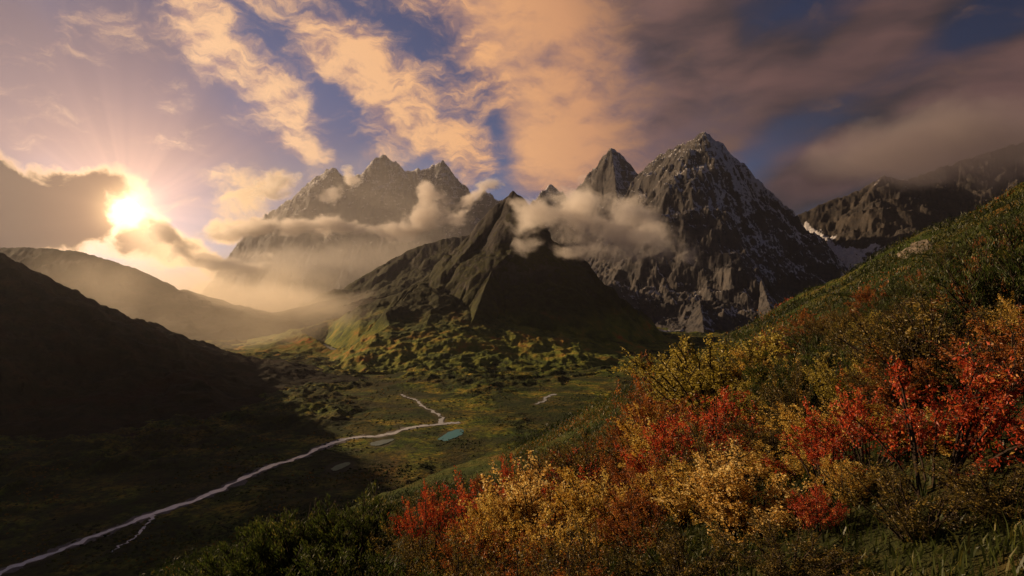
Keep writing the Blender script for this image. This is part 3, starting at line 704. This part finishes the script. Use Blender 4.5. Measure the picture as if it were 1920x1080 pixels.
def bush_meshes(kind, seed):
    """a bush one unit high and about one unit wide: stems fan up from the base, twigs carry the leaves"""
    g = np.random.default_rng(seed)
    spec = dict(cream=dict(st=38, tw=11, lf=36, ln=0.030, wd=0.62, spread=0.60, top=0.3, mat=M_CREAM), gold=dict(st=34, tw=11, lf=30, ln=0.027, wd=0.6, spread=0.62, top=0.35, mat=M_GOLD), pale=dict(st=34, tw=11, lf=30, ln=0.025, wd=0.55, spread=0.60, top=0.3, mat=M_PALE),
                red=dict(st=28, tw=10, lf=28, ln=0.029, wd=0.5, spread=0.66, top=0.5, mat=M_RED), rust=dict(st=28, tw=11, lf=28, ln=0.028, wd=0.55, spread=0.66, top=0.35, mat=M_RUST),
                olive=dict(st=30, tw=11, lf=26, ln=0.028, wd=0.5, spread=0.66, top=0.25, mat=M_OLIVE), green=dict(st=46, tw=10, lf=30, ln=0.050, wd=0.2, spread=0.60, top=0.1, mat=M_GREEN),
                twiggy=dict(st=16, tw=13, lf=26, ln=0.030, wd=0.5, spread=0.75, top=0.72, mat=M_RED))[kind]
    paths, radii, C, AX, T = [], [], [], [], []
    lob = g.uniform(0, 6.28, 3)
    for i in range(spec['st']):
        az_ = g.uniform(0, 2 * math.pi); lean = spec['spread'] * math.sqrt(g.uniform(0.0, 1)); 
        hgt = (1 - 0.75 * (lean / 0.75) ** 2 * g.uniform(0.5, 1)) * g.uniform(0.74, 1.0) * (1 + 0.12 * math.sin(2 * az_ + lob[0]) + 0.08 * math.sin(3 * az_ + lob[1]))
        tip = np.array([math.cos(az_) * lean, math.sin(az_) * lean, hgt])
        b = np.array([math.cos(az_), math.sin(az_), 0]) * 0.10 * g.uniform(0.2, 1); b[2] = -0.10
        mid = b * 0.4 + tip * 0.5; mid[2] += 0.06; mid[:2] *= 0.85
        t = np.linspace(0, 1, 6)[:, None]
        p = (1 - t) ** 2 * b + 2 * t * (1 - t) * mid + t * t * tip + g.normal(0, 0.012, (6, 3)) * t
        paths.append(p); radii.append(np.linspace(0.011, 0.003, 6) * g.uniform(0.7, 1.3) * (1.5 if kind == 'twiggy' else 1))
        for j in range(spec['tw']):
            f = g.uniform(spec['top'] * 0.6, 1.0); q = p[0] + 0; k = min(int(f * 5), 4); q = p[k] + (p[k + 1] - p[k]) * (f * 5 - k)
            d = unit(p[k + 1] - p[k]) * 0.7 + g.normal(0, 0.55, 3); d[2] += 0.35 if kind != 'green' else 0.9; d = unit(d)
            ln = g.uniform(0.10, 0.24) * (1.0 if kind != 'green' else 0.9)
            tt = np.linspace(0, 1, 4)[:, None]
            w = q + d * ln * tt + np.array([0, 0, 1]) * (tt ** 2) * 0.03 + g.normal(0, 0.006, (4, 3)) * tt
            paths.append(w); radii.append(np.linspace(0.0035, 0.0013, 4))
            n = max(3, int(spec['lf'] * g.uniform(0.5, 1.4) * (0.55 + 0.6 * f)))
            u = g.uniform(0.15, 1.05, n); c = q + d * (ln * u)[:, None] + g.normal(0, 0.018, (n, 3))
            a = unit(d * (1.1 if kind == 'green' else 0.6) + g.normal(0, 0.35 if kind == 'green' else 0.6, (n, 3)) + np.array([0, 0, 0.6 if kind == 'green' else -0.1]))
            C.append(c * (0.96 + 0.0 * c)); AX.append(a); T.append(np.clip(g.normal(0.44, 0.17) + 0.20 * (c[:, 2] - 0.5) + g.normal(0, 0.17, n), 0, 1))
    C = np.concatenate(C); AX = np.concatenate(AX); T = np.concatenate(T)
    UP = unit(g.normal(0, 0.6, C.shape) + np.array([0, 0, 1.0]))
    ln = spec['ln'] * g.uniform(0.6, 1.3, len(C)); v, f = leaf_quads(C, AX, UP, ln, ln * spec['wd'])
    tv, tf = tubes(paths, radii)
    kz = 1.0 / np.percentile(C[:, 2], 98.5); kx = 0.56 / np.percentile(np.hypot(C[:, 0], C[:, 1]), 93)
    v = v * np.array([kx, kx, kz]); tv = tv * np.array([kx, kx, kz])
    return (v, f, np.repeat(T, 4), spec['mat']), (tv, tf)

PROTO = {}
def bush(kind, name, label, u, vtop, wpx, Y, group=None, variant=0, squash=1.0):
    """a shrub standing on the hillside at distance Y in direction u, its top reaching vtop and its crown wpx wide"""
    x = (u - 960) / F * Y
    z = float(ground_z(np.array([x]), np.array([Y]))[0][0])
    h = max(0.35, (540 - vtop) / F * Y - z)
    w = max(wpx / F * Y, h * 0.55)
    root = bpy.data.objects.new(name, None); COL.objects.link(root); root.empty_display_size = 0.3
    root.location = (x, Y, z - 0.03); root.rotation_euler = (0, 0, random.uniform(0, 6.28)); root.scale = (w * 0.86, w * 0.86, h * 0.97)
    tag(root, label, 'bush', group)
    key = (kind, variant % 3)
    if key not in PROTO:
        lf, st = bush_meshes(kind, 900 + variant % 3 * 31 + sum(map(ord, kind)))
        fo = np_mesh('foliage', lf[0], lf[1], lf[3], {'tint': lf[2]}, smooth=False, parent=root)
        sm = np_mesh('stem', st[0], st[1], M_STEM, parent=root)
        PROTO[key] = (fo, sm)
    else:
        for src in PROTO[key]:
            c = src.copy(); COL.objects.link(c); c.parent = root
    return root

BUSHES = [
    ('pale', 'golden_bush', 'tall rounded yellow-green bush standing highest against the dark mountain', 1345, 628, 300, 14),
    ('rust', 'orange_bush', 'low orange-brown bush left of the tall yellow-green bush, against the dark mountain', 1236, 682, 150, 17),
    ('pale', 'golden_bush', 'pale yellow bush tucked against the right side of the tall yellow-green bush', 1425, 705, 140, 11.5),
    ('red', 'red_bush', 'broad red shrub directly below the tall yellow-green bush', 1345, 735, 240, 10),
    ('rust', 'orange_bush', 'orange shrub left of the broad red shrub', 1215, 752, 170, 12),
    ('red', 'red_bush', 'orange-red shrub between the broad red shrub and the golden bushes', 1265, 805, 180, 9),
    ('olive', 'olive_bush', 'dull olive bush on the slope edge above the left golden bush', 1120, 815, 170, 13),
    ('cream', 'golden_bush', 'large golden bush on the slope edge below the turquoise pond', 1010, 868, 250, 10.5),
    ('gold', 'golden_bush', 'golden bush just right of the large golden bush on the slope edge', 1130, 880, 190, 9),
    ('red', 'red_bush', 'small dark red shrub behind the large golden bush', 965, 856, 90, 14.5),
    ('red', 'red_bush', 'crimson shrub left of the large golden bush on the slope edge', 880, 905, 150, 13),
    ('red', 'red_bush', 'bright scarlet small shrub at the left end of the autumn bushes', 795, 918, 100, 13),
    ('green', 'green_bush', 'dark green feathery shrub lowest and furthest left on the slope edge', 470, 1000, 200, 13),
    ('green', 'green_bush', 'dark green feathery shrub second from the left on the slope edge', 560, 962, 210, 13.5),
    ('green', 'green_bush', 'dark green feathery shrub nearest the scarlet shrub', 665, 942, 190, 14),
    ('olive', 'olive_bush', 'dull brown-green bush under the bright scarlet shrub', 770, 985, 160, 10.5),
    ('rust', 'orange_bush', 'dark rust shrub between the crimson shrub and the bottom edge', 885, 975, 150, 9.5),
    ('olive', 'olive_bush', 'shaded olive bush at the bottom edge below the dark rust shrub', 860, 1025, 230, 7.5),
    ('rust', 'orange_bush', 'brownish red shrub at the bottom edge below the large golden bush', 1000, 1000, 200, 7.5),
    ('cream', 'golden_bush', 'closest golden bush with large bright leaves near the bottom edge', 1395, 845, 270, 6.2),
    ('rust', 'orange_bush', 'rust-orange shrub left of the closest golden bush', 1200, 928, 190, 7.5),
    ('olive', 'olive_bush', 'dull olive bush at the bottom edge left of the closest golden bush', 1115, 1000, 220, 6.3),
    ('green', 'green_bush', 'green feathery shrub right of the pale yellow bush', 1500, 690, 150, 10),
    ('rust', 'orange_bush', 'brown-orange shrub low on the skyline right of the tall yellow-green bush', 1455, 632, 130, 19),
    ('pale', 'golden_bush', 'sparse yellow sprigs above the red shrubs on the right slope', 1590, 660, 150, 8.5),
    ('pale', 'golden_bush', 'yellow-green bush higher up the right slope in front of green scrub', 1650, 588, 150, 15),
    ('twiggy', 'red_bush', 'big scarlet shrub with bare dark branches standing closest on the right', 1750, 655, 310, 5.0),
    ('twiggy', 'red_bush', 'red shrub with dark twigs left of the big scarlet shrub', 1630, 730, 220, 6.0),
    ('twiggy', 'red_bush', 'orange-red twiggy shrub cut by the right edge of the picture', 1900, 775, 200, 5.2),
    ('twiggy', 'red_bush', 'thin-leaved dark twiggy shrub beside the closest golden bush', 1545, 800, 200, 6.3),
    ('red', 'red_bush', 'small scarlet shrub low down right of the closest golden bush', 1535, 905, 110, 5.2),
    ('green', 'green_bush', 'dark green shrub behind the big scarlet shrub', 1800, 610, 260, 11),
    ('green', 'green_bush', 'dark green shrub on the mid slope below the boulders', 1690, 545, 240, 24),
    ('olive', 'olive_bush', 'olive bush filling the gap below the broad red shrub', 1340, 800, 200, 8.2),
    ('green', 'green_bush', 'wide green shrub between the yellow sprigs and the mid slope', 1560, 620, 180, 15),
    ('olive', 'olive_bush', 'low olive scrub in the corner under the big scarlet shrub', 1720, 880, 260, 4.4),
    ('rust', 'orange_bush', 'rusty brown shrub in front of the orange shrub on the slope edge', 1180, 835, 120, 10.5),
]
BUSHES += [
    ('gold', 'golden_bush', 'small golden bush wedged between the crimson shrub and the large golden bush', 935, 930, 130, 10),
    ('gold', 'golden_bush', 'golden bush in front of the large golden bush, lower and duller', 1060, 950, 200, 8.2),
    ('pale', 'golden_bush', 'yellow-green bush on the left flank of the tall yellow-green bush', 1290, 660, 170, 15),
    ('gold', 'golden_bush', 'gold-leaved bush between the orange-red shrub and the closest golden bush', 1300, 865, 160, 7.4),
    ('gold', 'golden_bush', 'golden bush half hidden behind the closest golden bush on its right', 1470, 830, 170, 7.4),
    ('rust', 'orange_bush', 'orange shrub between the golden bush and the orange-red shrub on the slope edge', 1230, 850, 150, 8.6),
    ('olive', 'olive_bush', 'olive shrub at the bottom edge right under the closest golden bush', 1480, 990, 260, 4.6),
    ('olive', 'olive_bush', 'olive shrub at the bottom edge left under the closest golden bush', 1290, 1000, 220, 5.4),
    ('gold', 'golden_bush', 'yellowish shrub behind the thin-leaved dark twiggy shrub', 1520, 745, 170, 8.0),
    ('olive', 'olive_bush', 'olive shrub between the broad red shrub and the green feathery shrub', 1450, 770, 170, 8.6),
    ('olive', 'olive_bush', 'brown-green shrub at the bottom edge between two dull bushes', 960, 1045, 240, 6.4),
    ('green', 'green_bush', 'green shrub at the bottom edge below the scarlet shrub on the left', 640, 1030, 260, 9),
    ('olive', 'olive_bush', 'dry olive shrub by the right edge under the orange-red twiggy shrub', 1880, 890, 240, 4.2),
    ('gold', 'golden_bush', 'golden undershrub showing between the branches of the big scarlet shrub', 1740, 760, 240, 5.8),
    ('pale', 'golden_bush', 'pale yellow sprigs up the slope right of the green scrub', 1700, 625, 120, 13),
    ('rust', 'orange_bush', 'rusty low shrub on the skyline of the slope above the yellow sprigs', 1530, 585, 120, 26),
    ('rust', 'orange_bush', 'rusty shrub at the right edge high on the slope', 1880, 545, 170, 16),
    ('green', 'green_bush', 'green shrub high on the slope near the right edge', 1830, 500, 190, 26),
    ('olive', 'olive_bush', 'olive shrub on the slope edge above the crimson shrub', 1045, 835, 120, 15),
]
for i, (kind, name, label, u, vt, w, Y) in enumerate(BUSHES):
    bush(kind, name, label, u, vt, w, Y, {'golden_bush': 'golden bushes on the near slope', 'red_bush': 'red shrubs on the near slope', 'orange_bush': 'orange shrubs on the near slope', 'olive_bush': 'olive bushes on the near slope', 'green_bush': 'green shrubs on the near slope'}[name], i)

FILL = random.Random(19)
FILL_SAY = {'gold': ('golden_bush', 'small golden bush packed among larger shrubs in the near thicket'), 'rust': ('orange_bush', 'small rusty orange bush packed among larger shrubs in the near thicket'),
            'olive': ('olive_bush', 'small faded olive bush packed among larger shrubs in the near thicket'), 'red': ('red_bush', 'small reddish bush packed among larger shrubs in the near thicket'),
            'green': ('green_bush', 'small feathery green bush scattered between the autumn shrubs'), 'pale': ('golden_bush', 'small yellow-green bush packed among larger shrubs in the near thicket')}
for i in range(130):
    Y = 4.2 * (30 / 4.2) ** FILL.random(); u = FILL.uniform(700, 1960)
    x = (u - 960) / F * Y; z = float(ground_z(np.array([x]), np.array([Y]))[0][0])
    if any(((u - hu) / hw) ** 2 < 1 and Y < hY + 0.4 and Y > hY * 0.62 for hu, hw, hY in ((1395, 170, 6.2), (1010, 150, 10.5), (1750, 210, 5.0), (1340, 140, 10))): continue
    h = FILL.uniform(0.55, 1.15) * (0.55 if Y < 6 and u > 1500 else 0.8 if Y < 7 else 1.15)
    zone = fbm(np.array([u / 260.0]), np.array([Y / 5.0]), 3, 77)[0]
    upslope = u > 1450 and Y > 9
    kind = FILL.choice(['green', 'green', 'green', 'olive', 'green', 'rust'] if upslope else (['gold', 'gold', 'olive', 'pale', 'rust'] if zone > 0.05 else ['rust', 'red', 'olive', 'rust', 'gold']))
    if kind == 'red' and u > 1420: kind = 'olive'
    if u < 860: kind = FILL.choice(['green', 'olive', 'rust'])
    nm, lb = FILL_SAY[kind]
    bush(kind, nm, lb, u, 540 - (z + h) / Y * F, h * FILL.uniform(1.1, 1.7) / Y * F, Y, 'small ' + nm.replace('_', ' ') + 'es filling the thicket', i)

# ------------------------------------------------------------------ ground cover
M_COVER = mat_leaf('mixed_ground_cover', [(0.0, (0.012, 0.018, 0.005)), (0.25, (0.035, 0.050, 0.011)), (0.45, (0.085, 0.085, 0.018)), (0.62, (0.22, 0.14, 0.03)), (0.78, (0.36, 0.13, 0.025)), (1.0, (0.42, 0.05, 0.025))], 0.4)
def scatter_cover(n, a0, a1, r0, r1, seed):
    g = np.random.default_rng(seed)
    a = np.radians(g.uniform(a0, a1, n)); r = r0 * (r1 / r0) ** g.uniform(0, 1, n)
    x = r * np.sin(a); y = r * np.cos(a)
    return g, x, y, r
g, cx, cyy, cr = scatter_cover(52000, -30, 47, 2.2, 260, 41)
patch = fbm(cx / 7, cyy / 7, 4, 401); keep = (patch > -0.35) & ((np.degrees(np.arctan2(cx, cyy)) > 0) | (cr < 45))
cx, cyy, cr, patch = cx[keep], cyy[keep], cr[keep], patch[keep]
cz = ground_z(cx, cyy)[0]
reps = 9
sz = 0.020 + 0.0026 * cr
tuft_h = np.minimum(0.10 + 0.012 * cr, 1.0) * (0.6 + 0.9 * np.clip(patch + 0.3, 0, 1.2))
base = np.stack([cx, cyy, cz], 1)
C = np.repeat(base, reps, 0); m = len(C)
sp = np.repeat(np.minimum(0.10 + 0.013 * cr, 1.3), reps)
off = g.normal(0, 1, (m, 3)); off[:, :2] *= (sp * 0.8)[:, None]; off[:, 2] = np.abs(off[:, 2]) * 0.55 * np.repeat(tuft_h, reps)
C = C + off; C[:, 2] += 0.51 * off[:, 0] * (C[:, 0] > 0) - 0.26 * off[:, 1]
tb = 0.33 - 0.13 * sstep(8, 25, cr) + 0.42 * fbm(cx / 5, cyy / 5, 3, 411) + 0.45 * fbm(cx / 28, cyy / 28, 3, 421) + g.normal(0, 0.06, len(cx))
T = np.clip(np.repeat(tb, reps) + g.normal(0, 0.10, m), 0, 1)
AX = unit(g.normal(0, 0.55, (m, 3)) + np.array([0, 0, 0.8])); UPv = unit(g.normal(0, 1, (m, 3)) + np.array([0, 0, 0.3]))
ln = np.repeat(sz, reps) * g.uniform(0.7, 1.5, m); wd = ln * np.where(T < 0.4, 0.32, 0.6)
ln = np.where(T < 0.4, ln * 2.0, ln)
v, f = leaf_quads(C, AX, UPv, ln, wd)
tag(np_mesh('undergrowth', v, f, M_COVER, {'tint': np.repeat(T, 4)}, smooth=False), 'low heath and dwarf scrub carpeting the near slope in green and rust', 'undergrowth', kind='stuff')

M_GRASS = mat_leaf('grass_blade', [(0.0, (0.018, 0.028, 0.006)), (0.5, (0.060, 0.075, 0.014)), (0.8, (0.16, 0.13, 0.03)), (1.0, (0.34, 0.24, 0.08))], 0.35)
g, gx, gy, gr = scatter_cover(24000, -8, 47, 2.0, 30, 43)
gz_ = ground_z(gx, gy)[0]; n = len(gx)
hb = (0.10 + 0.007 * gr) * g.uniform(0.5, 1.5, n) * (0.7 + 0.6 * np.clip(fbm(gx / 2, gy / 2, 3, 431) + 0.4, 0, 1.2))
lean = g.normal(0, 0.35, (n, 2)) + np.array([0.10, -0.05]); wv = (0.004 + 0.0009 * gr)
d2 = g.uniform(0, math.pi, n); sd = np.stack([np.cos(d2), np.sin(d2), 0 * d2], 1) * wv[:, None]
B = np.stack([gx, gy, gz_ - 0.02], 1); M1 = B + np.stack([lean[:, 0] * hb * 0.35, lean[:, 1] * hb * 0.35, hb * 0.6], 1); TP = B + np.stack([lean[:, 0] * hb, lean[:, 1] * hb, hb * (1 - 0.3 * (lean ** 2).sum(1))], 1)
v = np.stack([B - sd, B + sd, M1 + sd * 0.7, TP, M1 - sd * 0.7], 1).reshape(-1, 3); i = np.arange(n)[:, None] * 5
f = np.concatenate([i + np.array([[0, 1, 2]]), i + np.array([[0, 2, 4]]), i + np.array([[4, 2, 3]])])
T = np.clip(0.35 + 0.4 * fbm(gx / 3, gy / 3, 3, 441) + g.normal(0, 0.18, n), 0, 1)
tag(np_mesh('grass', v, f, M_GRASS, {'tint': np.repeat(T, 5)}, smooth=False), 'rough grass growing between the shrubs on the near slope', 'grass', kind='stuff')

# ------------------------------------------------------------------ boulders on the skyline of the slope
M_STONE = mat_plain('lichened_stone', (0.07, 0.06, 0.055), (0.22, 0.18, 0.14), 3)
def rock(label, u, Y, size, seed):
    import bmesh
    x = (u - 960) / F * Y; z = float(ground_z(np.array([x]), np.array([Y]))[0][0])
    bm = bmesh.new(); bmesh.ops.create_icosphere(bm, subdivisions=3, radius=1.0)
    g = np.random.default_rng(seed); cuts = [(unit(g.normal(0, 1, 3)), g.uniform(0.55, 0.8)) for _ in range(9)]
    for vv in bm.verts:
        p = np.array(vv.co)
        for nrm, d in cuts:
            e = p @ nrm - d
            if e > 0: p = p - nrm * e
        vv.co = Vector(p * (1 + 0.05 * g.normal()))
    me = bpy.data.meshes.new('boulder'); bm.to_mesh(me); bm.free(); me.materials.append(M_STONE)
    o = bpy.data.objects.new('boulder', me); COL.objects.link(o)
    o.location = (x, Y, z + size * 0.15); o.scale = (size * 1.5, size, size * 0.7); o.rotation_euler = (0.2, -0.3, g.uniform(0, 6))
    tag(o, label, 'boulder', 'boulders on the slope')
rock('larger pale boulder on the skyline of the right slope', 1712, 70, 1.7, 1)
rock('lower boulder beside a dark hollow on the right slope skyline', 1738, 58, 1.2, 2)
rock('upper small stone poking from the right slope skyline', 1792, 95, 1.5, 3)

# ------------------------------------------------------------------ clouds hanging among the mountains (real volumes)
import bmesh
def cloud(name, label, puffs, dens, nscale, group=None, g=0.25, amp=4.2, lo=0.30, hi=0.85, col=(1.0, 0.95, 0.90), step=0.35):
    """puffs: (u, v, distance, width px, height px, depth m, roll deg); the mesh is the hull of the puffs, the density breaks up inside it"""
    m, nt, out = material(name + '_vapour')
    geo = nt.new('ShaderNodeNewGeometry'); pos = geo.outputs['Position']
    n1 = nt.noise(pos, nscale * 0.5, 4, 0.55, color=True)
    wp = nt.vmath('MULTIPLY_ADD', nt.vmath('SUBTRACT', n1, (0.5, 0.5, 0.5)), (1.8 / nscale,) * 3, pos)
    nn = nt.noise(nt.mapping(wp, rot=(0, R(25), 0), scale=(0.75, 1, 1.25)), nscale, 8, 0.64)
    acc = None; bm = bmesh.new()
    for (u, v, Y, ru, rv, dp, roll) in puffs:
        c = P(u, v, Y); rr = (ru * Y / F, dp, rv * Y / F)
        mp = nt.mapping(wp, tuple(c), (0, R(-roll), 0), rr, 'TEXTURE')
        gr = nt.new('ShaderNodeTexGradient', gradient_type='SPHERICAL'); nt.l.new(mp, gr.inputs[0])
        acc = gr.outputs['Fac'] if acc is None else nt.math('ADD', acc, gr.outputs['Fac'])
        M = Matrix.Translation(Vector(c)) @ Matrix.Rotation(R(-roll), 4, 'Y') @ Matrix.Diagonal((rr[0] * 1.12, rr[1] * 1.12, rr[2] * 1.12, 1))
        bmesh.ops.create_icosphere(bm, subdivisions=3, radius=1.0, matrix=M)
    d = nt.math('ADD', acc, nt.math('MULTIPLY', nt.math('SUBTRACT', nn, 0.5), amp))
    d = nt.math('MULTIPLY', nt.mapr(d, lo, hi), nt.mapr(acc, 0.0, 0.12))
    pv = nt.new('ShaderNodeVolumePrincipled'); pv.inputs['Color'].default_value = (*col, 1); pv.inputs['Anisotropy'].default_value = g
    nt.put(pv.inputs['Density'], nt.math('MULTIPLY', d, dens))
    nt.l.new(pv.outputs[0], out.inputs['Volume'])
    m.cycles.volume_step_rate = step
    me = bpy.data.meshes.new(name); bm.to_mesh(me); bm.free()
    o = bpy.data.objects.new(name, me); COL.objects.link(o)
    md = o.modifiers.new('union', 'REMESH'); md.mode = 'VOXEL'; md.voxel_size = min(min(p[3], p[4]) * p[2] / F for p in puffs) * 0.22
    dg = bpy.context.evaluated_depsgraph_get()
    me2 = bpy.data.meshes.new_from_object(o.evaluated_get(dg)); o.modifiers.clear(); o.data = me2; bpy.data.meshes.remove(me)
    me2.name = name; me2.materials.clear(); me2.materials.append(m)
    return tag(o, label, 'cloud', group, 'stuff')

cloud('cloud', 'torn warm cloud drifting across the shoulder of the central dark pyramid', [
    (990, 408, 3150, 66, 46, 160, 20), (1060, 395, 3200, 110, 62, 200, 15), (1140, 412, 3200, 125, 68, 220, -15), (1215, 450, 3200, 110, 44, 190, -22), (992, 460, 3020, 40, 24, 90, 30), (1110, 462, 3100, 95, 42, 170, -10)],
    0.012, 1 / 150, lo=0.34, hi=1.25)
cloud('cloud', 'sunlit billow in front of the far double summit', [
    (798, 352, 8200, 26, 34, 260, 0), (800, 395, 8200, 62, 40, 420, 30), (765, 425, 8100, 70, 26, 420, 8), (848, 412, 8200, 48, 34, 380, -10), (912, 352, 8400, 44, 24, 300, 25), (880, 380, 8300, 40, 22, 260, 20)],
    0.009, 1 / 240, lo=0.36, hi=1.05)
cloud('cloud', 'long low bright cloud bank along the foot of the far range', [
    (430, 436, 8300, 70, 24, 500, 12), (480, 410, 8400, 44, 22, 300, 0), (520, 426, 8300, 80, 22, 500, 4), (600, 424, 8300, 80, 24, 500, 0), (655, 428, 8300, 60, 20, 420, -6), (720, 440, 8200, 60, 18, 400, 0)],
    0.009, 1 / 250, lo=0.36, hi=1.05)
cloud('cloud', 'small bright puff clinging to the left end of the far range', [(618, 360, 9200, 32, 26, 260, 10), (656, 336, 9400, 26, 24, 240, -40), (512, 348, 9400, 62, 34, 360, 20)], 0.009, 1 / 220, lo=0.36, hi=1.05)
cloud('cloud', 'golden broken cloud trailing down from the sun towards the valley mouth', [
    (300, 440, 7400, 60, 24, 300, -30), (345, 478, 7300, 80, 26, 320, -22), (405, 500, 7200, 70, 22, 320, -5), (470, 496, 7200, 60, 18, 260, 12), (425, 528, 7000, 60, 20, 240, 18)], 0.007, 1 / 240, lo=0.36, hi=0.80)
cloud('cloud', 'grey veil of mist under the bright bank at the valley head', [
    (470, 500, 7000, 180, 48, 700, 4), (640, 490, 7000, 190, 52, 700, 0), (780, 480, 7000, 130, 40, 600, 0)], 0.0007, 1 / 500, amp=1.6, lo=0.0, hi=0.9)
cloud('cloud', 'heavy grey cloud resting on the summit of the right hand mountain', [
    (1580, 308, 5600, 150, 56, 600, 24), (1700, 278, 5500, 220, 82, 700, 14), (1830, 268, 5300, 260, 100, 700, 4), (2020, 258, 5300, 280, 120, 700, 0)], 0.0022, 1 / 420, amp=2.6, lo=-0.1, hi=1.6, col=(0.55, 0.50, 0.52), step=0.6)
cloud('cloud', 'soft cloud behind the rock pyramid and the tallest peak', [
    (1080, 380, 6300, 70, 44, 360, 0), (1165, 395, 5600, 70, 40, 300, -10), (1215, 440, 5300, 60, 26, 260, -10)], 0.004, 1 / 240, amp=2.4)

cloud('cloud', 'pale sunlit vapour veiling the far double-summit range', [(640, 430, 8600, 420, 190, 1300, 0)], 0.00018, 1 / 900, amp=0.5, lo=0.0, hi=0.7, step=1.0)
cloud('cloud', 'glowing mist lying in the valley mouth under the sun', [(420, 550, 5200, 240, 90, 1000, 4), (570, 590, 4700, 200, 60, 700, 0)], 0.0016, 1 / 600, g=0.5, amp=0.7, lo=0.0, hi=0.9, col=(1.0, 0.92, 0.80), step=1.0)
cloud('cloud', 'thin sunlit mist between the black hillside and the second hillside', [(260, 560, 3000, 260, 85, 420, -20), (520, 600, 3100, 220, 60, 420, 0)], 0.0009, 1 / 500, g=0.6, amp=0.6, lo=0.0, hi=0.9, col=(1.0, 0.92, 0.80), step=1.0)

# ------------------------------------------------------------------ camera and render settings
cam = bpy.data.cameras.new('camera'); co = bpy.data.objects.new('camera', cam); COL.objects.link(co)
cam.sensor_width = 36.0; cam.lens = F / 1920 * 36.0; cam.clip_start = 0.05; cam.clip_end = 120000
co.location = (0, 0, 0); co.rotation_euler = (R(90), 0, 0)
S.camera = co
S.view_settings.view_transform = 'Standard'; S.view_settings.look = 'None'; S.view_settings.exposure = 0.4; S.view_settings.gamma = 1.0
cy = S.cycles
cy.use_denoising = True; cy.denoiser = 'OPENIMAGEDENOISE'
cy.max_bounces = 7; cy.diffuse_bounces = 2; cy.glossy_bounces = 2; cy.transmission_bounces = 4; cy.volume_bounces = 5; cy.transparent_max_bounces = 8
cy.sample_clamp_indirect = 4.0; cy.sample_clamp_direct = 0
